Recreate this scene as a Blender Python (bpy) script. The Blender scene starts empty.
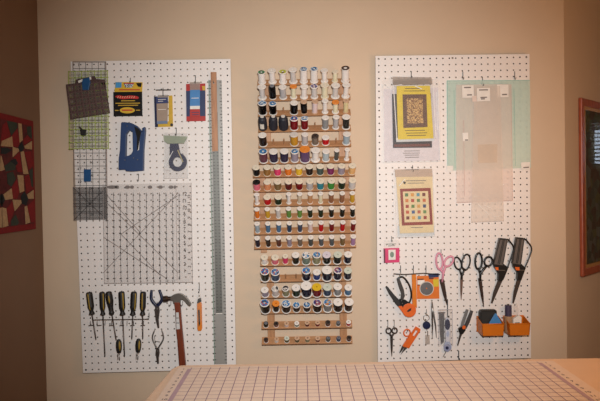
import bpy, math, random
from math import sin, cos, pi, radians, atan, sqrt
from mathutils import Vector, Matrix
from mathutils.geometry import tessellate_polygon

random.seed(7)
S = bpy.context.scene
COL = S.collection
S.view_settings.view_transform = 'Standard'
S.view_settings.look = 'None'
S.view_settings.gamma = 1.0
S.view_settings.exposure = 0.0
S.view_settings.use_curve_mapping = False

# ------------------------------------------------------------ camera
F, D, CZ = 600.0, 2.37, 1.38
pit, rho = atan(10.5 / 600), radians(1.0)
CAM = Vector((0, -D, CZ))
FW = Vector((0, cos(pit), -sin(pit)))
R0 = Vector((1, 0, 0)); U0 = Vector((0, sin(pit), cos(pit)))
CU = U0 * cos(rho) + R0 * sin(rho)
CR = R0 * cos(rho) - U0 * sin(rho)
cam = bpy.data.cameras.new('camera')
cam.sensor_width = 36; cam.lens = 36.0 * F / 600
cam.clip_start = 0.02
camo = bpy.data.objects.new('camera', cam)
COL.objects.link(camo)
camo.matrix_world = Matrix(((CR.x, CU.x, -FW.x, CAM.x), (CR.y, CU.y, -FW.y, CAM.y), (CR.z, CU.z, -FW.z, CAM.z), (0, 0, 0, 1)))
S.camera = camo

def ray(px, py):
    return FW + CR * ((px - 300) / F) - CU * ((py - 200.5) / F)

def P(px, py, d=0.0):
    """Point of the wall-parallel plane that stands d in front of the back wall."""
    r = ray(px, py)
    return CAM + r * ((-d - CAM.y) / r.y)

def PN(px, py, o, n):
    r = ray(px, py)
    return CAM + r * ((o - CAM).dot(n) / r.dot(n))

# ------------------------------------------------------------ materials
def lin(c):
    c = c / 255.0
    return c / 12.92 if c <= 0.04045 else ((c + 0.055) / 1.055) ** 2.4

MATS = {}
def M(name, rgb, rough=0.5, metal=0.0, var=0.06, vscale=60, bump=0.0, bscale=400, alpha=1.0, gain=1.0, spec=0.5, emit=None, coat=0.0):
    if name in MATS:
        return MATS[name]
    m = bpy.data.materials.new(name); m.use_nodes = True
    nt = m.node_tree; N = nt.nodes; L = nt.links
    b = N['Principled BSDF']
    base = [min(0.92, lin(c) * gain) for c in rgb]
    tc = N.new('ShaderNodeTexCoord')
    nz = N.new('ShaderNodeTexNoise'); nz.inputs['Scale'].default_value = vscale; nz.inputs['Detail'].default_value = 3
    L.new(tc.outputs['Object'], nz.inputs['Vector'])
    rp = N.new('ShaderNodeValToRGB')
    rp.color_ramp.elements[0].position = 0.3; rp.color_ramp.elements[1].position = 0.7
    rp.color_ramp.elements[0].color = [c * (1 - var) for c in base] + [1]
    rp.color_ramp.elements[1].color = [min(1, c * (1 + var)) for c in base] + [1]
    L.new(nz.outputs['Fac'], rp.inputs['Fac'])
    L.new(rp.outputs['Color'], b.inputs['Base Color'])
    b.inputs['Roughness'].default_value = rough
    b.inputs['Metallic'].default_value = metal
    b.inputs['Specular IOR Level'].default_value = spec
    b.inputs['Coat Weight'].default_value = coat
    if bump:
        n2 = N.new('ShaderNodeTexNoise'); n2.inputs['Scale'].default_value = bscale
        L.new(tc.outputs['Object'], n2.inputs['Vector'])
        bp = N.new('ShaderNodeBump'); bp.inputs['Strength'].default_value = bump; bp.inputs['Distance'].default_value = 0.002
        L.new(n2.outputs['Fac'], bp.inputs['Height']); L.new(bp.outputs['Normal'], b.inputs['Normal'])
    if emit:
        b.inputs['Emission Color'].default_value = [lin(c) for c in rgb] + [1]
        b.inputs['Emission Strength'].default_value = emit
    if alpha < 1:
        b.inputs['Alpha'].default_value = alpha
    MATS[name] = m
    return m

def wood(name, a, b_, scale=18, stretch=(0.12, 1, 1), rough=0.5):
    if name in MATS: return MATS[name]
    m = bpy.data.materials.new(name); m.use_nodes = True
    nt = m.node_tree; N = nt.nodes; L = nt.links; b = N['Principled BSDF']
    tc = N.new('ShaderNodeTexCoord'); mp = N.new('ShaderNodeMapping'); mp.inputs['Scale'].default_value = stretch
    nz = N.new('ShaderNodeTexNoise'); nz.inputs['Scale'].default_value = scale * 10; nz.inputs['Detail'].default_value = 6
    L.new(tc.outputs['Object'], mp.inputs['Vector']); L.new(mp.outputs['Vector'], nz.inputs['Vector'])
    rp = N.new('ShaderNodeValToRGB'); rp.color_ramp.elements[0].position = .35; rp.color_ramp.elements[1].position = .65
    rp.color_ramp.elements[0].color = [lin(c) for c in a] + [1]; rp.color_ramp.elements[1].color = [lin(c) for c in b_] + [1]
    L.new(nz.outputs['Fac'], rp.inputs['Fac']); L.new(rp.outputs['Color'], b.inputs['Base Color'])
    b.inputs['Roughness'].default_value = rough
    MATS[name] = m; return m

def patches(name, cols, scale=150, rough=0.4):
    """printed paper: random coloured cells"""
    if name in MATS: return MATS[name]
    m = bpy.data.materials.new(name); m.use_nodes = True
    nt = m.node_tree; N = nt.nodes; L = nt.links; b = N['Principled BSDF']
    tc = N.new('ShaderNodeTexCoord')
    oi = N.new('ShaderNodeObjectInfo')
    ad = N.new('ShaderNodeVectorMath'); ad.operation = 'ADD'
    L.new(tc.outputs['Object'], ad.inputs[0]); L.new(oi.outputs['Random'], ad.inputs[1])
    vo = N.new('ShaderNodeTexVoronoi'); vo.inputs['Scale'].default_value = scale
    L.new(ad.outputs[0], vo.inputs['Vector'])
    sp = N.new('ShaderNodeSeparateColor'); L.new(vo.outputs['Color'], sp.inputs['Color'])
    rp = N.new('ShaderNodeValToRGB'); rp.color_ramp.interpolation = 'CONSTANT'
    el = rp.color_ramp.elements
    while len(el) < len(cols): el.new(0.5)
    for i, c in enumerate(cols):
        el[i].position = i / len(cols); el[i].color = [lin(v) for v in c] + [1]
    L.new(sp.outputs[0], rp.inputs['Fac']); L.new(rp.outputs['Color'], b.inputs['Base Color'])
    b.inputs['Roughness'].default_value = rough
    MATS[name] = m; return m

SHEETS = set()
def clear_side():
    if 'clear_side' in MATS: return MATS['clear_side']
    m = bpy.data.materials.new('clear_side'); m.use_nodes = True; N = m.node_tree.nodes
    t = N.new('ShaderNodeBsdfTransparent'); m.node_tree.links.new(t.outputs[0], N['Material Output'].inputs['Surface'])
    MATS['clear_side'] = m; return m
def sheet(name, rgb, alpha, rough=0.15, tint=None):
    """thin clear plastic: part see-through, part film"""
    if name in MATS: return MATS[name]
    m = bpy.data.materials.new(name); m.use_nodes = True
    nt = m.node_tree; N = nt.nodes; L = nt.links; b = N['Principled BSDF']; out = N['Material Output']
    b.inputs['Base Color'].default_value = [lin(c) for c in rgb] + [1]; b.inputs['Roughness'].default_value = rough
    tl = N.new('ShaderNodeBsdfTranslucent'); tl.inputs['Color'].default_value = [lin(c) for c in rgb] + [1]
    m2 = N.new('ShaderNodeMixShader'); m2.inputs[0].default_value = .35; L.new(b.outputs[0], m2.inputs[1]); L.new(tl.outputs[0], m2.inputs[2])
    t = N.new('ShaderNodeBsdfTransparent')
    if tint: t.inputs['Color'].default_value = [lin(c) for c in tint] + [1]
    tc = N.new('ShaderNodeTexCoord'); nz = N.new('ShaderNodeTexNoise'); nz.inputs['Scale'].default_value = 25
    L.new(tc.outputs['Object'], nz.inputs['Vector'])
    mr = N.new('ShaderNodeMapRange'); mr.inputs['To Min'].default_value = alpha * .85; mr.inputs['To Max'].default_value = min(1, alpha * 1.15)
    L.new(nz.outputs['Fac'], mr.inputs['Value'])
    mx = N.new('ShaderNodeMixShader'); L.new(mr.outputs[0], mx.inputs[0]); L.new(t.outputs[0], mx.inputs[1]); L.new(m2.outputs[0], mx.inputs[2])
    L.new(mx.outputs[0], out.inputs['Surface'])
    MATS[name] = m; SHEETS.add(m.name); return m

# ------------------------------------------------------------ mesh builder
class MB:
    def __init__(s): s.v = []; s.f = []; s.sm = []; s.mi = []
    def add(s, vs, fs, smooth=False, mi=0):
        o = len(s.v); s.v += [Vector(v) for v in vs]
        for f in fs: s.f.append([i + o for i in f]); s.sm.append(smooth); s.mi.append(mi)
        return s
    def prism(s, outer, a0, a1, holes=(), to3=None, mi=0):
        """2-D loops swept between levels a0 (back) and a1 (front); to3(u,v,level)"""
        if to3 is None: to3 = lambda u, v, a: Vector((u, -a, v))
        loops = [list(outer)] + [list(h) for h in holes]
        tris = tessellate_polygon([[Vector((p[0], p[1], 0)) for p in l] for l in loops])
        flat = [p for l in loops for p in l]; n = len(flat)
        vs = [to3(p[0], p[1], a1) for p in flat] + [to3(p[0], p[1], a0) for p in flat]
        fs = []
        for t in tris:
            fs.append(list(t)); fs.append([i + n for i in reversed(t)])
        k = 0
        for l in loops:
            m = len(l)
            for i in range(m):
                a, b = k + i, k + (i + 1) % m
                fs.append([a, b, b + n, a + n])
            k += m
        s.add(vs, fs, False, mi); return s
    def px(s, outer, d, th, holes=(), mi=0):
        """outline measured on the photo, cut from a sheet th thick standing d off the wall"""
        cv = lambda l: [(q.x, q.z) for q in (P(x, y, d + th) for x, y in l)]
        return s.prism(cv(outer), d, d + th, [cv(h) for h in holes], None, mi)
    def box(s, c, sz, rot=None, mi=0):
        c = Vector(c); hx, hy, hz = [k / 2 for k in sz]
        vs = [Vector((x, y, z)) for x in (-hx, hx) for y in (-hy, hy) for z in (-hz, hz)]
        if rot is not None: vs = [rot @ v for v in vs]
        s.add([v + c for v in vs], [(0, 1, 3, 2), (4, 6, 7, 5), (0, 4, 5, 1), (2, 3, 7, 6), (0, 2, 6, 4), (1, 5, 7, 3)], False, mi); return s
    def tube(s, pts, r, n=8, closed=False, mi=0, flat=1.0):
        pts = [Vector(p) for p in pts]; m = len(pts)
        rs = r if isinstance(r, (list, tuple)) else [r] * m
        rings = []; up = Vector((0, 1, 0))
        for i, p in enumerate(pts):
            if closed: t = pts[(i + 1) % m] - pts[i - 1]
            else: t = pts[min(i + 1, m - 1)] - pts[max(i - 1, 0)]
            if t.length < 1e-9: t = Vector((0, 0, 1))
            t.normalize()
            ref = up if abs(t.dot(up)) < 0.9 else Vector((1, 0, 0))
            a = t.cross(ref).normalized(); b = a.cross(t).normalized()
            rings.append([p + a * (rs[i] * cos(2 * pi * k / n)) + b * (rs[i] * flat * sin(2 * pi * k / n)) for k in range(n)])
        vs = [v for rg in rings for v in rg]; fs = []
        for i in range(m if closed else m - 1):
            j = (i + 1) % m
            for k in range(n):
                k2 = (k + 1) % n
                fs.append([i * n + k, j * n + k, j * n + k2, i * n + k2])
        s.add(vs, fs, True, mi)
        if not closed:
            o = len(s.v) - len(vs)
            s.f.append([o + k for k in range(n)]); s.sm.append(False); s.mi.append(mi)
            s.f.append([o + (m - 1) * n + k for k in reversed(range(n))]); s.sm.append(False); s.mi.append(mi)
        return s
    def tpx(s, path, d, r, n=8, closed=False, mi=0, flat=1.0):
        ds = d if isinstance(d, (list, tuple)) else [d] * len(path)
        return s.tube([P(x, y, q) for (x, y), q in zip(path, ds)], r, n, closed, mi, flat)
    def lathe(s, prof, n=24, o=(0, 0, 0), ax=None, mi=0):
        """profile [(r,h)] turned about +Z (or ax) from o; sharp edges between segments"""
        o = Vector(o); ax = Vector(ax or (0, 0, 1)).normalized()
        ref = Vector((1, 0, 0)) if abs(ax.x) < .9 else Vector((0, 1, 0))
        a = ax.cross(ref).normalized(); b = ax.cross(a)
        for (r0, h0), (r1, h1) in zip(prof, prof[1:]):
            vs = []
            for r, h in ((r0, h0), (r1, h1)):
                vs += [o + ax * h + a * (r * cos(2 * pi * k / n)) + b * (r * sin(2 * pi * k / n)) for k in range(n)]
            s.add(vs, [[k, (k + 1) % n, n + (k + 1) % n, n + k] for k in range(n)], True, mi)
        return s
    def build(s, name, mat, parent=None, origin=None, bevel=0.0, recalc=True):
        o = Vector(origin) if origin is not None else (parent['_o'] if False else ORG.get(parent.name, Vector((0, 0, 0))) if parent else Vector((0, 0, 0)))
        me = bpy.data.meshes.new(name)
        me.from_pydata([v - o for v in s.v], [], s.f)
        for p, sm, mi in zip(me.polygons, s.sm, s.mi): p.use_smooth = sm; p.material_index = mi
        for m in (mat if isinstance(mat, (list, tuple)) else [mat]): me.materials.append(m)
        import bmesh
        bm = bmesh.new(); bm.from_mesh(me); (bmesh.ops.recalc_face_normals(bm, faces=bm.faces) if recalc else None); bm.to_mesh(me); bm.free()
        ob = bpy.data.objects.new(name, me); COL.objects.link(ob)
        if parent:
            ob.parent = parent; ORG[ob.name] = o
        else:
            ob.location = o; ORG[ob.name] = o
        if bevel:
            md = ob.modifiers.new('bevel', 'BEVEL'); md.width = bevel; md.segments = 2; md.limit_method = 'ANGLE'
        return ob
ORG = {}

def thing(name, label, cat, loc, group=None):
    o = bpy.data.objects.new(name, None); COL.objects.link(o)
    o.empty_display_size = .02
    o.location = loc; o['label'] = label; o['category'] = cat
    if group: o['group'] = group
    ORG[o.name] = Vector(loc)
    return o
def tag(o, label, cat, group=None):
    o['label'] = label; o['category'] = cat
    if group: o['group'] = group
    return o
def struct(name, mb, mat, parent=None):
    o = mb.build(name, mat, parent); o['kind'] = 'structure'; return o
def plate(parent, name, mat, outline, d, th, holes=(), bevel=0.0):
    b = MB().px(outline, d, th, holes)
    if mat.name in SHEETS:   # clear plastic: the printed/frosted film is the front face, back and rim are clear
        f = -(d + th) + 1e-5
        b.mi = [0 if all(b.v[i].y < f for i in fc) else 1 for fc in b.f]
        return b.build(name, [mat, clear_side()], parent)
    return b.build(name, mat, parent, None, bevel)
def ell(cx, cy, a, b=None, rot=0, n=24):
    b = b or a; r = radians(rot)
    return [(cx + a * cos(t) * cos(r) - b * sin(t) * sin(r), cy + a * cos(t) * sin(r) + b * sin(t) * cos(r)) for t in (2 * pi * k / n for k in range(n))]
def rect(x0, y0, x1, y1): return [(x0, y0), (x1, y0), (x1, y1), (x0, y1)]
def rrect(x0, y0, x1, y1, r, n=4):
    o = []
    for cx, cy, a0 in ((x1 - r, y0 + r, -90), (x1 - r, y1 - r, 0), (x0 + r, y1 - r, 90), (x0 + r, y0 + r, 180)):
        for k in range(n + 1):
            a = radians(a0 + 90 * k / n); o.append((cx + r * cos(a), cy + r * sin(a)))
    return o
def rotp(pts, cx, cy, deg):
    r = radians(deg)
    return [(cx + (x - cx) * cos(r) - (y - cy) * sin(r), cy + (x - cx) * sin(r) + (y - cy) * cos(r)) for x, y in pts]
def seg(x0, y0, x1, y1, w):
    dx, dy = x1 - x0, y1 - y0; l = math.hypot(dx, dy) or 1; nx, ny = -dy / l * w / 2, dx / l * w / 2
    return [(x0 + nx, y0 + ny), (x1 + nx, y1 + ny), (x1 - nx, y1 - ny), (x0 - nx, y0 - ny)]
def smoothp(pts, n=6, closed=False):
    """Catmull-Rom through the points"""
    m = len(pts); o = []
    for i in range(m if closed else m - 1):
        g = (lambda k: pts[k % m]) if closed else (lambda k: pts[max(0, min(m - 1, k))])
        p0, p1, p2, p3 = g(i - 1), g(i), g(i + 1), g(i + 2)
        for k in range(n):
            t = k / n
            o.append(tuple(.5 * (2 * b + (c - a) * t + (2 * a - 5 * b + 4 * c - e) * t * t + (3 * b - a - 3 * c + e) * t ** 3) for a, b, c, e in zip(p0, p1, p2, p3)))
    if not closed: o.append(tuple(pts[-1]))
    return o
TXT = {}
def text_tris(s):
    if s in TXT: return TXT[s]
    cu = bpy.data.curves.new('t', 'FONT'); cu.body = s; cu.align_x = 'CENTER'; cu.align_y = 'CENTER'; cu.size = 1
    o = bpy.data.objects.new('t', cu); COL.objects.link(o)
    dg = bpy.context.evaluated_depsgraph_get(); ev = o.evaluated_get(dg); me = ev.to_mesh()
    r = ([v.co.copy() for v in me.vertices], [list(p.vertices) for p in me.polygons])
    ev.to_mesh_clear(); bpy.data.objects.remove(o); bpy.data.curves.remove(cu)
    TXT[s] = r; return r
def put_text(mb, s, c, size, ux, uy, mi=0):
    v, f = text_tris(s); c = Vector(c)
    mb.add([c + ux * (q.x * size) + uy * (q.y * size) for q in v], f, False, mi)

# ------------------------------------------------------------ setting
XL = P(42, 200, 0).x
XR = P(565.5, 200, 0).x
CEIL = 2.44
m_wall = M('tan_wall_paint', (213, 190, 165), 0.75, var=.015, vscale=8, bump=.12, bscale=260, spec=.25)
m_wall_l = M('left_wall_brown', (132, 106, 86), 0.75, var=.02, vscale=8, bump=.12, bscale=260, spec=.2)  # left wall: base colour set darker and browner than the other walls
m_floor = M('beige_carpet', (170, 145, 120), 0.95, var=.15, vscale=300, bump=.5, bscale=900)
m_ceil = M('ceiling_paint', (225, 220, 212), 0.9, var=.02, bump=.3, bscale=200)
m_trim = M('white_trim_paint', (225, 220, 212), 0.4, var=.02)
Q2 = Vector((1, 1, 0)).normalized(); NR = Vector((1, -1, 0)).normalized()
RO = Vector((XR, 0, 0)); RE = RO + Q2 * 1.4
FX = 3.2
b = MB(); b.box(((XL - .1 + FX) / 2, -.6, -.025), (FX - XL + .1, 6.0, .05)); struct('floor', b, m_floor)
b = MB(); b.box(((XL - .1 + FX) / 2, -.6, CEIL + .025), (FX - XL + .1, 6.0, .05)); struct('ceiling', b, m_ceil)
b = MB(); b.add([(XL, 0, 0), (XR, 0, 0), (XR - .07, .1, 0), (XL, .1, 0), (XL, 0, CEIL), (XR, 0, CEIL), (XR - .07, .1, CEIL), (XL, .1, CEIL)], [(0, 1, 5, 4), (1, 2, 6, 5), (2, 3, 7, 6), (3, 0, 4, 7), (4, 5, 6, 7), (3, 2, 1, 0)])
struct('wall_back', b, m_wall)
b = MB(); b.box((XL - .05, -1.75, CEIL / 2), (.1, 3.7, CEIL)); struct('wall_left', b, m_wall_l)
bk = -NR * .1
b = MB(); b.add([RO, RE, RE + bk, RO + bk + Vector((0, .0, 0)), RO + Vector((0, 0, CEIL)), RE + Vector((0, 0, CEIL)), RE + bk + Vector((0, 0, CEIL)), RO + bk + Vector((0, 0, CEIL))], [(0, 1, 5, 4), (1, 2, 6, 5), (2, 3, 7, 6), (3, 0, 4, 7), (4, 5, 6, 7), (3, 2, 1, 0)])
struct('wall_right', b, m_wall)
# far wall with the window that shows in the picture glass
WY0, WY1, WZ0, WZ1 = 1.12, 1.70, 1.50, 1.84
b = MB()
for y0, y1, z0, z1 in ((-3.6, WY0, 0, CEIL), (WY1, 2.4, 0, CEIL), (WY0, WY1, 0, WZ0), (WY0, WY1, WZ1, CEIL)):
    b.box((FX + .05, (y0 + y1) / 2, (z0 + z1) / 2), (.1, y1 - y0, z1 - z0))
struct('wall_far_right', b, m_wall)
b = MB()
for y in (WY0 + .02, WY1 - .02): b.box((FX + .05, y, (WZ0 + WZ1) / 2), (.06, .04, WZ1 - WZ0))
for z in (WZ0 + .02, WZ1 - .02): b.box((FX + .05, (WY0 + WY1) / 2, z), (.06, WY1 - WY0 - .08, .04))
w = struct('window_1', b, m_trim)
b = MB().box((FX + .06, (WY0 + WY1) / 2, (WZ0 + WZ1) / 2), (.006, WY1 - WY0 - .08, WZ1 - WZ0 - .08))
struct('window_pane', b, M('daylit_window_glass', (190, 205, 225), .1, emit=3.0), w)
bl = thing('window_blind', 'white slatted blind over the window on the far right wall', 'blind', (FX - .02, (WY0 + WY1) / 2, WZ1 + .02))
b = MB().box((FX - .025, (WY0 + WY1) / 2, WZ1 + .02), (.045, WY1 - WY0 + .06, .04)); b.build('head_rail', m_trim, bl)
b = MB()
for k in range(11):
    b.box((FX - .025, (WY0 + WY1) / 2, WZ1 - .02 - .029 * k), (.020, WY1 - WY0 + .04, .002), Matrix.Rotation(radians(25), 3, 'Y'))
b.build('slats', m_trim, bl)
for nm, c, sz in (('baseboard_left', (XL + .006, -1.8, .05), (.012, 3.576, .1)), ('baseboard_back', ((XL + XR) / 2, -.006, .05), (XR - XL - .001, .012, .1))):
    struct(nm, MB().box(c, sz), m_trim)

# ------------------------------------------------------------ pegboards
m_board = M('white_pegboard', (236, 230, 227), .45, var=.015, vscale=20)
m_core = M('brown_hardboard_core', (70, 52, 42), .9, var=.1)
m_dark = M('dark_void', (60, 48, 40), .95)
BD0, BD1 = .020, .026
def pegboard(label, corners):
    TL, TR, BR, BL = [P(x, y, BD1) for x, y in corners]
    cen = (TL + TR + BR + BL) / 4
    t = thing('pegboard', label, 'pegboard', (cen.x, 0, (BL.z + BR.z) / 2), 'pegboards on the back wall')
    def uv(u, v):
        p = (TL * (1 - u) + TR * u) * (1 - v) + (BL * (1 - u) + BR * u) * v
        return p
    nx, nz = 24, 48; b = MB(); K = 8
    V = {}
    def vert(p, d):
        key = (round(p.x, 6), round(p.z, 6), d)
        if key not in V: V[key] = len(b.v); b.v.append(Vector((p.x, -d, p.z)))
        return V[key]
    def face(ids, mi): b.f.append(ids); b.sm.append(False); b.mi.append(mi)
    hr = .0031
    for i in range(nx):
        for j in range(nz):
            c = uv((i + .5) / nx, (j + .5) / nz)
            sq = [uv((i + a) / nx, (j + e) / nz) for a, e in ((1, .5), (1, 0), (.5, 0), (0, 0), (0, .5), (0, 1), (.5, 1), (1, 1))]
            ho = [Vector((c.x + hr * cos(2 * pi * k / K), 0, c.z + hr * sin(2 * pi * k / K))) for k in range(K)]
            for k in range(K):
                k2 = (k + 1) % K
                for d, rev in ((BD1, False), (BD0, True)):
                    ids = [vert(sq[k], d), vert(sq[k2], d), vert(ho[k2], d), vert(ho[k], d)]
                    face(ids[::-1] if rev else ids, 0 if not rev else 1)
                face([vert(ho[k], BD1), vert(ho[k2], BD1), vert(ho[k2], BD0), vert(ho[k], BD0)], 1)
    b.build('perforated_panel', [m_board, m_core], t)
    e = MB()
    # edge of the sheet and furring strips behind it
    q = [TL, TR, BR, BL]
    out = [(v.x, v.z) for v in q]
    inn = [(v.x + (cen.x - v.x) * .012, v.z + (cen.z - v.z) * .006) for v in q]
    e.prism(out, BD0, BD1 - .0002, [inn]); e.build('edge', m_board, t)
    inn2 = [(v.x + (cen.x - v.x) * .10, v.z + (cen.z - v.z) * .05) for v in q]
    out2 = [(v.x + (cen.x - v.x) * .006, v.z + (cen.z - v.z) * .003) for v in q]
    e = MB().prism(out2, 0.0005, BD0, [inn2]); e.build('batten_frame', m_dark, t)
    e = MB()
    for i, (u, v) in enumerate(((.985, .0), (.0, .0), (.5, 0), (0.02, .99), (.98, .99))):
        c = uv(min(max(u, .02), .98), min(max(v, .01), .99)); e.lathe([(0, .0012), (.0035, .0006), (.004, 0)], 10, (c.x, -BD1, c.z), (0, -1, 0))
    e.build('screws', M('screw_steel', (120, 115, 110), .4, .8), t)
    return uv
uvL = pegboard('white pegboard at left holding rulers, screwdrivers, pliers and hammer', ((70.5, 61.5), (230.5, 59), (236, 369), (83, 373)))
uvR = pegboard('white pegboard at right holding scissors, quilt patterns and orange bins', ((375.5, 56), (529.5, 54), (531, 358), (378, 362)))

# ------------------------------------------------------------ thread racks and spools
m_rack = wood('birch_rack', (172, 124, 86), (192, 144, 104), 14, (.08, 1, 1), .5)
m_up = wood('birch_upright', (164, 116, 76), (184, 136, 94), 14, (1, 1, .08), .5)
m_peg = M('peg_wood', (170, 125, 90), .6)
TILT = radians(44); SW, ST, UT = .033, .006, .012
SDIR = Vector((0, cos(TILT), sin(TILT))); NDIR = Vector((0, -sin(TILT), cos(TILT)))
DF = UT + SW * cos(TILT)
ORDS = ['first', 'second', 'third', 'fourth', 'fifth', 'sixth', 'seventh', 'eighth', 'ninth', 'tenth']
SH = ['top shelf', 'second shelf', 'third shelf', 'fourth shelf', 'fifth shelf', 'bottom shelf']

TC = {  # thread colours
 'white': (236, 230, 226), 'cream': (228, 222, 192), 'silver': (206, 202, 200), 'black': (9, 8, 9), 'light grey': (182, 180, 182), 'grey': (140, 142, 144),
 'pale pink': (226, 206, 206), 'pale yellow': (220, 206, 160), 'dark red': (116, 10, 20), 'charcoal': (34, 37, 34), 'dark brown': (34, 20, 17), 'gold': (196, 142, 40),
 'brown grey': (118, 104, 92), 'red': (186, 12, 24), 'pale blue': (178, 192, 200), 'plum': (100, 56, 70), 'dark purple': (42, 36, 66), 'lavender grey': (152, 142, 158), 'purple': (98, 72, 110),
 'dark grey': (78, 80, 78), 'bronze': (150, 108, 56), 'hot pink': (222, 62, 112), 'orange': (226, 120, 34), 'yellow': (232, 186, 48), 'dark teal': (66, 84, 82), 'magenta': (126, 40, 94),
 'pale orange': (226, 176, 116), 'pink': (222, 112, 130), 'salmon': (216, 142, 98), 'olive brown': (122, 98, 62), 'maroon': (88, 20, 22), 'teal': (48, 134, 150), 'green': (60, 140, 60),
 'dark green': (24, 44, 26), 'tan': (196, 146, 104), 'brown': (146, 100, 72), 'mustard': (206, 160, 44), 'leaf green': (98, 142, 66), 'bottle green': (14, 24, 18), 'light blue': (160, 178, 190),
 'steel blue': (74, 116, 154), 'navy': (14, 18, 44), 'slate blue': (58, 74, 100), 'deep blue': (36, 66, 96), 'rust brown': (92, 50, 40), 'slate grey': (86, 92, 96), 'lavender pink': (172, 130, 172), 'grey green': (118, 134, 120),
 'khaki': (142, 140, 108), 'royal blue': (44, 66, 130), 'olive': (92, 90, 62), 'reddish brown': (128, 72, 60), 'beige': (206, 188, 164)}
CC = {'white': (238, 232, 226), 'cream': (232, 222, 202), 'grey': (128, 128, 134), 'orange': (232, 140, 52), 'wood': (206, 170, 140), 'clear': (222, 216, 208), 'dark': (58, 48, 44), 'black': (26, 22, 22),
      'yellow': (226, 186, 40), 'lavender': (220, 212, 222), 'pale green': (208, 214, 200)}
LB = {'blue': [(70, 140, 190), (40, 90, 140), (190, 205, 215), (60, 120, 175)], 'green': [(60, 120, 80), (90, 150, 100), (50, 80, 60), (70, 130, 90)],
      'lime': [(190, 196, 70), (96, 66, 60), (180, 186, 80), (200, 206, 90)], 'brown ring': [(62, 44, 42), (52, 36, 36), (74, 54, 50)], 'blue and white': [(60, 120, 180), (200, 210, 218), (70, 120, 170), (60, 70, 100), (120, 160, 195)],
      'blue and red': [(60, 120, 185), (180, 80, 70), (70, 130, 190), (130, 165, 200), (50, 100, 160), (60, 70, 90)], 'purple': [(90, 80, 140), (150, 80, 90), (60, 60, 110), (200, 190, 200)],
      'black and white': [(30, 28, 28), (225, 220, 215), (50, 46, 44), (200, 196, 190)], 'multicolour': [(70, 140, 190), (235, 230, 225), (40, 40, 40), (225, 220, 215)], 'blue and orange': [(60, 130, 185), (190, 130, 80), (50, 110, 170), (130, 160, 180)]}
def thread_mat(c):
    return M('thread_' + c.replace(' ', '_'), TC[c], .24, var=.10, vscale=500, spec=.5)
def cap_mat(c): return M('spool_plastic_' + c.replace(' ', '_'), CC[c], .4, var=.02)
def label_mat(c): return patches('spool_label_' + c.replace(' ', '_'), LB[c], 170)
MC = {}
def cached(key, fn, name, mats):
    if key not in MC:
        ob = fn().build(name, mats); MC[key] = ob.data; bpy.data.objects.remove(ob)
    return MC[key]
def child(name, me, mat, parent):
    o = bpy.data.objects.new(name, me.copy()); o.data.materials.clear(); o.data.materials.append(mat)
    o.data.name = name; o.parent = parent; COL.objects.link(o); return o

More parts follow.
